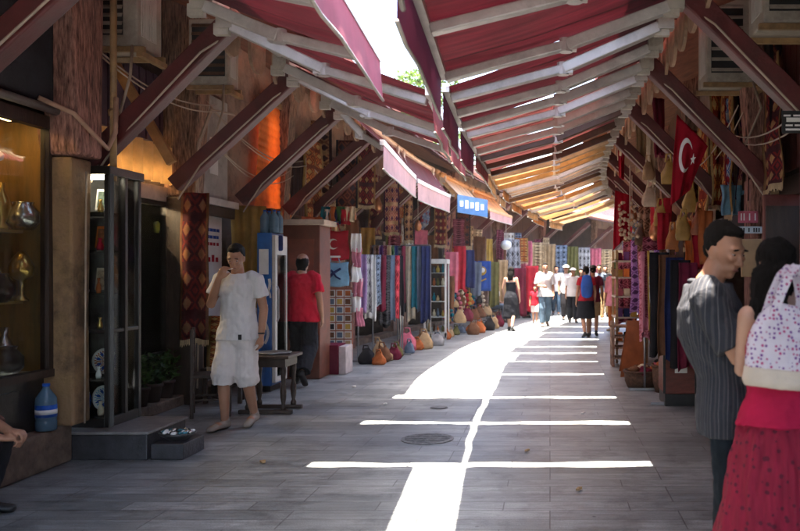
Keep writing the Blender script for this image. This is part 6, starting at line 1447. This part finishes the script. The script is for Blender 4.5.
for dy in (-.035, .05):
    q = MB(); pts = [(-.07, dy, .36), (-.055, dy-.01, .46), (-.02, dy, .56), (.04, dy+.04, .615), (.09, dy+.06, .56), (.10, dy+.02, .44), (.085, dy, .35)]
    P4 = [I4 @ Vector(p) for p in pts]
    for a, b in zip(P4, P4[1:]): q.beam(a, b, .012, .034, up=(1, 0, .3))
    q.build('strap', SPOT, tb, smooth=False)
# seated man at the left edge, hand on his knee
t, V, X, HM, s = person('man seated on a low stool at the left edge, hands resting over his knee', (-3.87, 4.93, -.2), -82, 1.75,
    J=dict(pel=(0, -.02, .60), waist=(0, .02, .74), chest=(0, .10, .93), neck=(0, .16, 1.12), head=(0, .22, 1.26), shL=(-.18, .16, 1.06), shR=(.18, .16, 1.06), elL=(-.22, .22, .80), elR=(.21, .25, .79), wrL=(-.02, .48, .735), wrR=(.04, .46, .70),
           hiL=(-.09, .02, .59), hiR=(.09, .02, .59), knL=(-.08, .40, .64), knR=(.09, .41, .63), anL=(-.08, .27, .285), anR=(.10, .25, .285), toL=(-.10, .44, .225), toR=(.12, .42, .225)),
    outfit=[('shirt', mat('brown_shirt', (.10, .05, .04), .9, .2, 6, .15), dict(hem=.54, sleeve=1.55, g=.02, wr=.012)), ('trousers', BLKT, dict(end=.98, wide=.02, g=.02, wr=.010)), ('shoe', BLKS)],
    hands=dict(L=dict(d=(.2, 1, -.12), palm=(.1, -.1, -1), curl=.75, thumb=(1, .2, 0)), R=dict(d=(-.2, 1, -.05), palm=(-.1, -.1, -1), curl=.85, thumb=(-1, .2, 0))), vox=.006, headrot=(-10, 0, 0))
st = thing('stool', 'low dark stool under the seated man at the left edge', 'stool', (-3.82, 4.93, 0)); MB().cbox((-3.78, 4.93, .235), .34, .36, .04).build('seat', DARKWOOD, st)
for a in (-1, 1):
    for b in (-1, 1): MB().cbox((-3.78+a*.13, 4.93+b*.14, .109), .035, .035, .21).build('leg', DARKWOOD, st)
# ---- far people
def far(label, px, foot, H, face, outfit, hair=SHORT, J=None, X_=None, **k):
    Y = EYE*800/(foot-272); x = (px-550)*Y/800
    return person(label, (x, Y, .003), face, H, J, outfit, hair, vox=.014, facep=(abs(face) > 90), **k)
walkA = dict(knL=(-.09, .12, .51), anL=(-.09, .14, .085), toL=(-.11, .31, .03), knR=(.09, -.03, .5), anR=(.09, -.24, .13), toR=(.1, -.12, .03))
walkB = dict(knR=(.09, .12, .51), anR=(.09, .14, .085), toR=(.11, .31, .03), knL=(-.09, -.03, .5), anL=(-.09, -.24, .13), toL=(-.1, -.12, .03))
C = lambda n: cm(n, 0)
far('woman in a long strapless black dress walking away', 511, 331, 1.66, -12, [('dress', BLKT, dict(hem=.35, flare=.05, wr=.012)), ('shoe', BLKS)], LONG, {**walkA, 'elL': (-.23, .0, 1.14), 'wrL': (-.22, .06, .92)}, fem=True, skin=SKINP)
far('man in a loose white shirt and blue jeans walking this way', 545, 326.5, 1.78, 188, [('shirt', WHT, dict(hem=.82, sleeve=.9, g=.03, flare=.02)), ('jeans', mat('light_jeans', (.10, .16, .22), .85, .25, 7, .2), dict(wide=.015)), ('shoe', TAUPE)], SHORT, {**walkB, 'elR': (.24, .05, 1.13), 'wrR': (.10, .22, 1.1)})
far('small child in red top and white shorts beside the man in the loose white shirt', 535, 324, 1.12, 175, [('shirt', C('crimson'), dict(hem=.84, sleeve=.5)), ('shorts', WSH, dict(end=.46)), ('shoe', TAUPE)], SHORT, walkA)
tw_, Vw, Xw, _, sw = far('woman in a red top and black skirt with a blue backpack, walking away', 586, 337.5, 1.66, 12, [('top', C('crimson'), dict(hem=.9, sleeve=.5)), ('skirt', BLKT, dict(hem=.48, flare=.05)), ('shoe', BLKS)], BUN, walkB, fem=True)
bk = thing('backpack', 'blue backpack on the woman in the red top', 'backpack', Xw.translation); bm = bmesh.new()
prim_limb(bm, [(-.03, -.19, 1.0), (-.03, -.20, 1.2), (-.03, -.17, 1.40)], [.13, .15, .11], [.6, .6, .6], right=(1, 0, 0)); fuse(bm, 'pack', .015, cm('blue', 0), bk, Xw, 2, .006)
bm = bmesh.new()
for sx in (-1, 1): prim_limb(bm, [(sx*.09, -.12, 1.36), (sx*.10, -.02, 1.44), (sx*.10, .09, 1.36), (sx*.11, .10, 1.2)], [.022]*4, .5)
fuse(bm, 'strap', .012, cm('navy', 0), bk, Xw, 1)
far('man in a dark cap and red shirt close beside the woman with the backpack', 593, 336, 1.68, -6, [('shirt', C('maroon'), dict(hem=.84, sleeve=.6)), ('shorts', C('tan'), dict(end=.5)), ('shoe', BLKS)], SHORT, walkA, hat=BLKS)
far('woman in white blouse, dark trousers and white hat, behind the backpack woman on her left', 573, 322.5, 1.64, 180, [('blouse', WHT, dict(hem=.84, sleeve=.8, g=.025)), ('trousers', BLKT, dict(wide=.03)), ('shoe', BLKS)], BUN, walkA, fem=True, hat=PAPER)
far('man in white T-shirt and white hat in the far group', 566, 320, 1.74, 184, [('shirt', WHT, dict(hem=.84, sleeve=.6)), ('trousers', C('black'), dict(wide=.01)), ('shoe', BLKS)], SHORT, walkB, hat=PAPER)
far('man in patterned grey shirt and beige trousers in the far group', 599, 320, 1.76, 178, [('shirt', C('slate'), dict(hem=.84, sleeve=.6)), ('trousers', C('tan'), dict()), ('shoe', TAUPE)], SHORT, walkA)
far('man in dark shirt and khaki trousers far behind the group', 605, 317, 1.74, 182, [('shirt', C('black'), dict(hem=.84, sleeve=.6)), ('trousers', C('tan'), dict()), ('shoe', BLKS)], SHORT, walkB)
far('woman in a pale pink tunic and rust trousers standing by the right stalls', 614, 331, 1.66, 150, [('blouse', C('pink'), dict(hem=.68, sleeve=1.4, g=.03, flare=.03)), ('trousers', C('rust'), dict()), ('shoe', TAUPE)], BUN, None, fem=True)
far('man in a red vest near the far left stalls behind the child', 528, 318, 1.74, 100, [('shirt', C('crimson'), dict(hem=.84, sleeve=.5)), ('trousers', C('black'), dict()), ('shoe', BLKS)], SHORT, None)
far('man in white shirt far down the street under the globe lamp', 556, 315, 1.74, 180, [('shirt', WHT, dict(hem=.84, sleeve=.6)), ('jeans', JEAN, dict()), ('shoe', BLKS)], SHORT, walkA)
far('woman in black headscarf and long dark coat far down the street', 581, 316, 1.64, 180, [('dress', BLKT, dict(hem=.12, flare=.08)), ('top', BLKT, dict(hem=.9, sleeve=1.8)), ('shoe', BLKS)], LONG, None, fem=True)
x, y, z = P(495, 322, 24.4)
st = thing('stool', 'low wooden stool under the seated vendor on the far left', 'stool', (x, y, 0)); MB().cbox((x, y, .40), .34, .34, .04).build('seat', DARKWOOD, st)
for a in (-1, 1):
    for b in (-1, 1): MB().cbox((x+a*.13, y+b*.13, .19), .03, .03, .374).build('leg', DARKWOOD, st)
person('vendor in a white shirt seated on a low stool among the far left stalls', (x, y, 0), -120, 1.7,
    J=dict(pel=(0, -.02, .52), waist=(0, .0, .67), chest=(0, .02, .86), neck=(0, .03, 1.06), head=(0, .07, 1.21), shL=(-.17, .02, 1.0), shR=(.17, .02, 1.0), elL=(-.22, .1, .74), elR=(.22, .1, .74), wrL=(-.1, .3, .62), wrR=(.1, .3, .62),
           hiL=(-.09, .02, .51), hiR=(.09, .02, .51), knL=(-.1, .42, .53), knR=(.1, .42, .53), anL=(-.1, .4, .085), anR=(.1, .4, .085), toL=(-.12, .57, .025), toR=(.12, .57, .025)),
    outfit=[('shirt', WHT, dict(hem=.46, sleeve=.7)), ('trousers', C('slate'), dict()), ('shoe', BLKS)], vox=.014, facep=False)

bpy.data.scenes.remove(TMP)
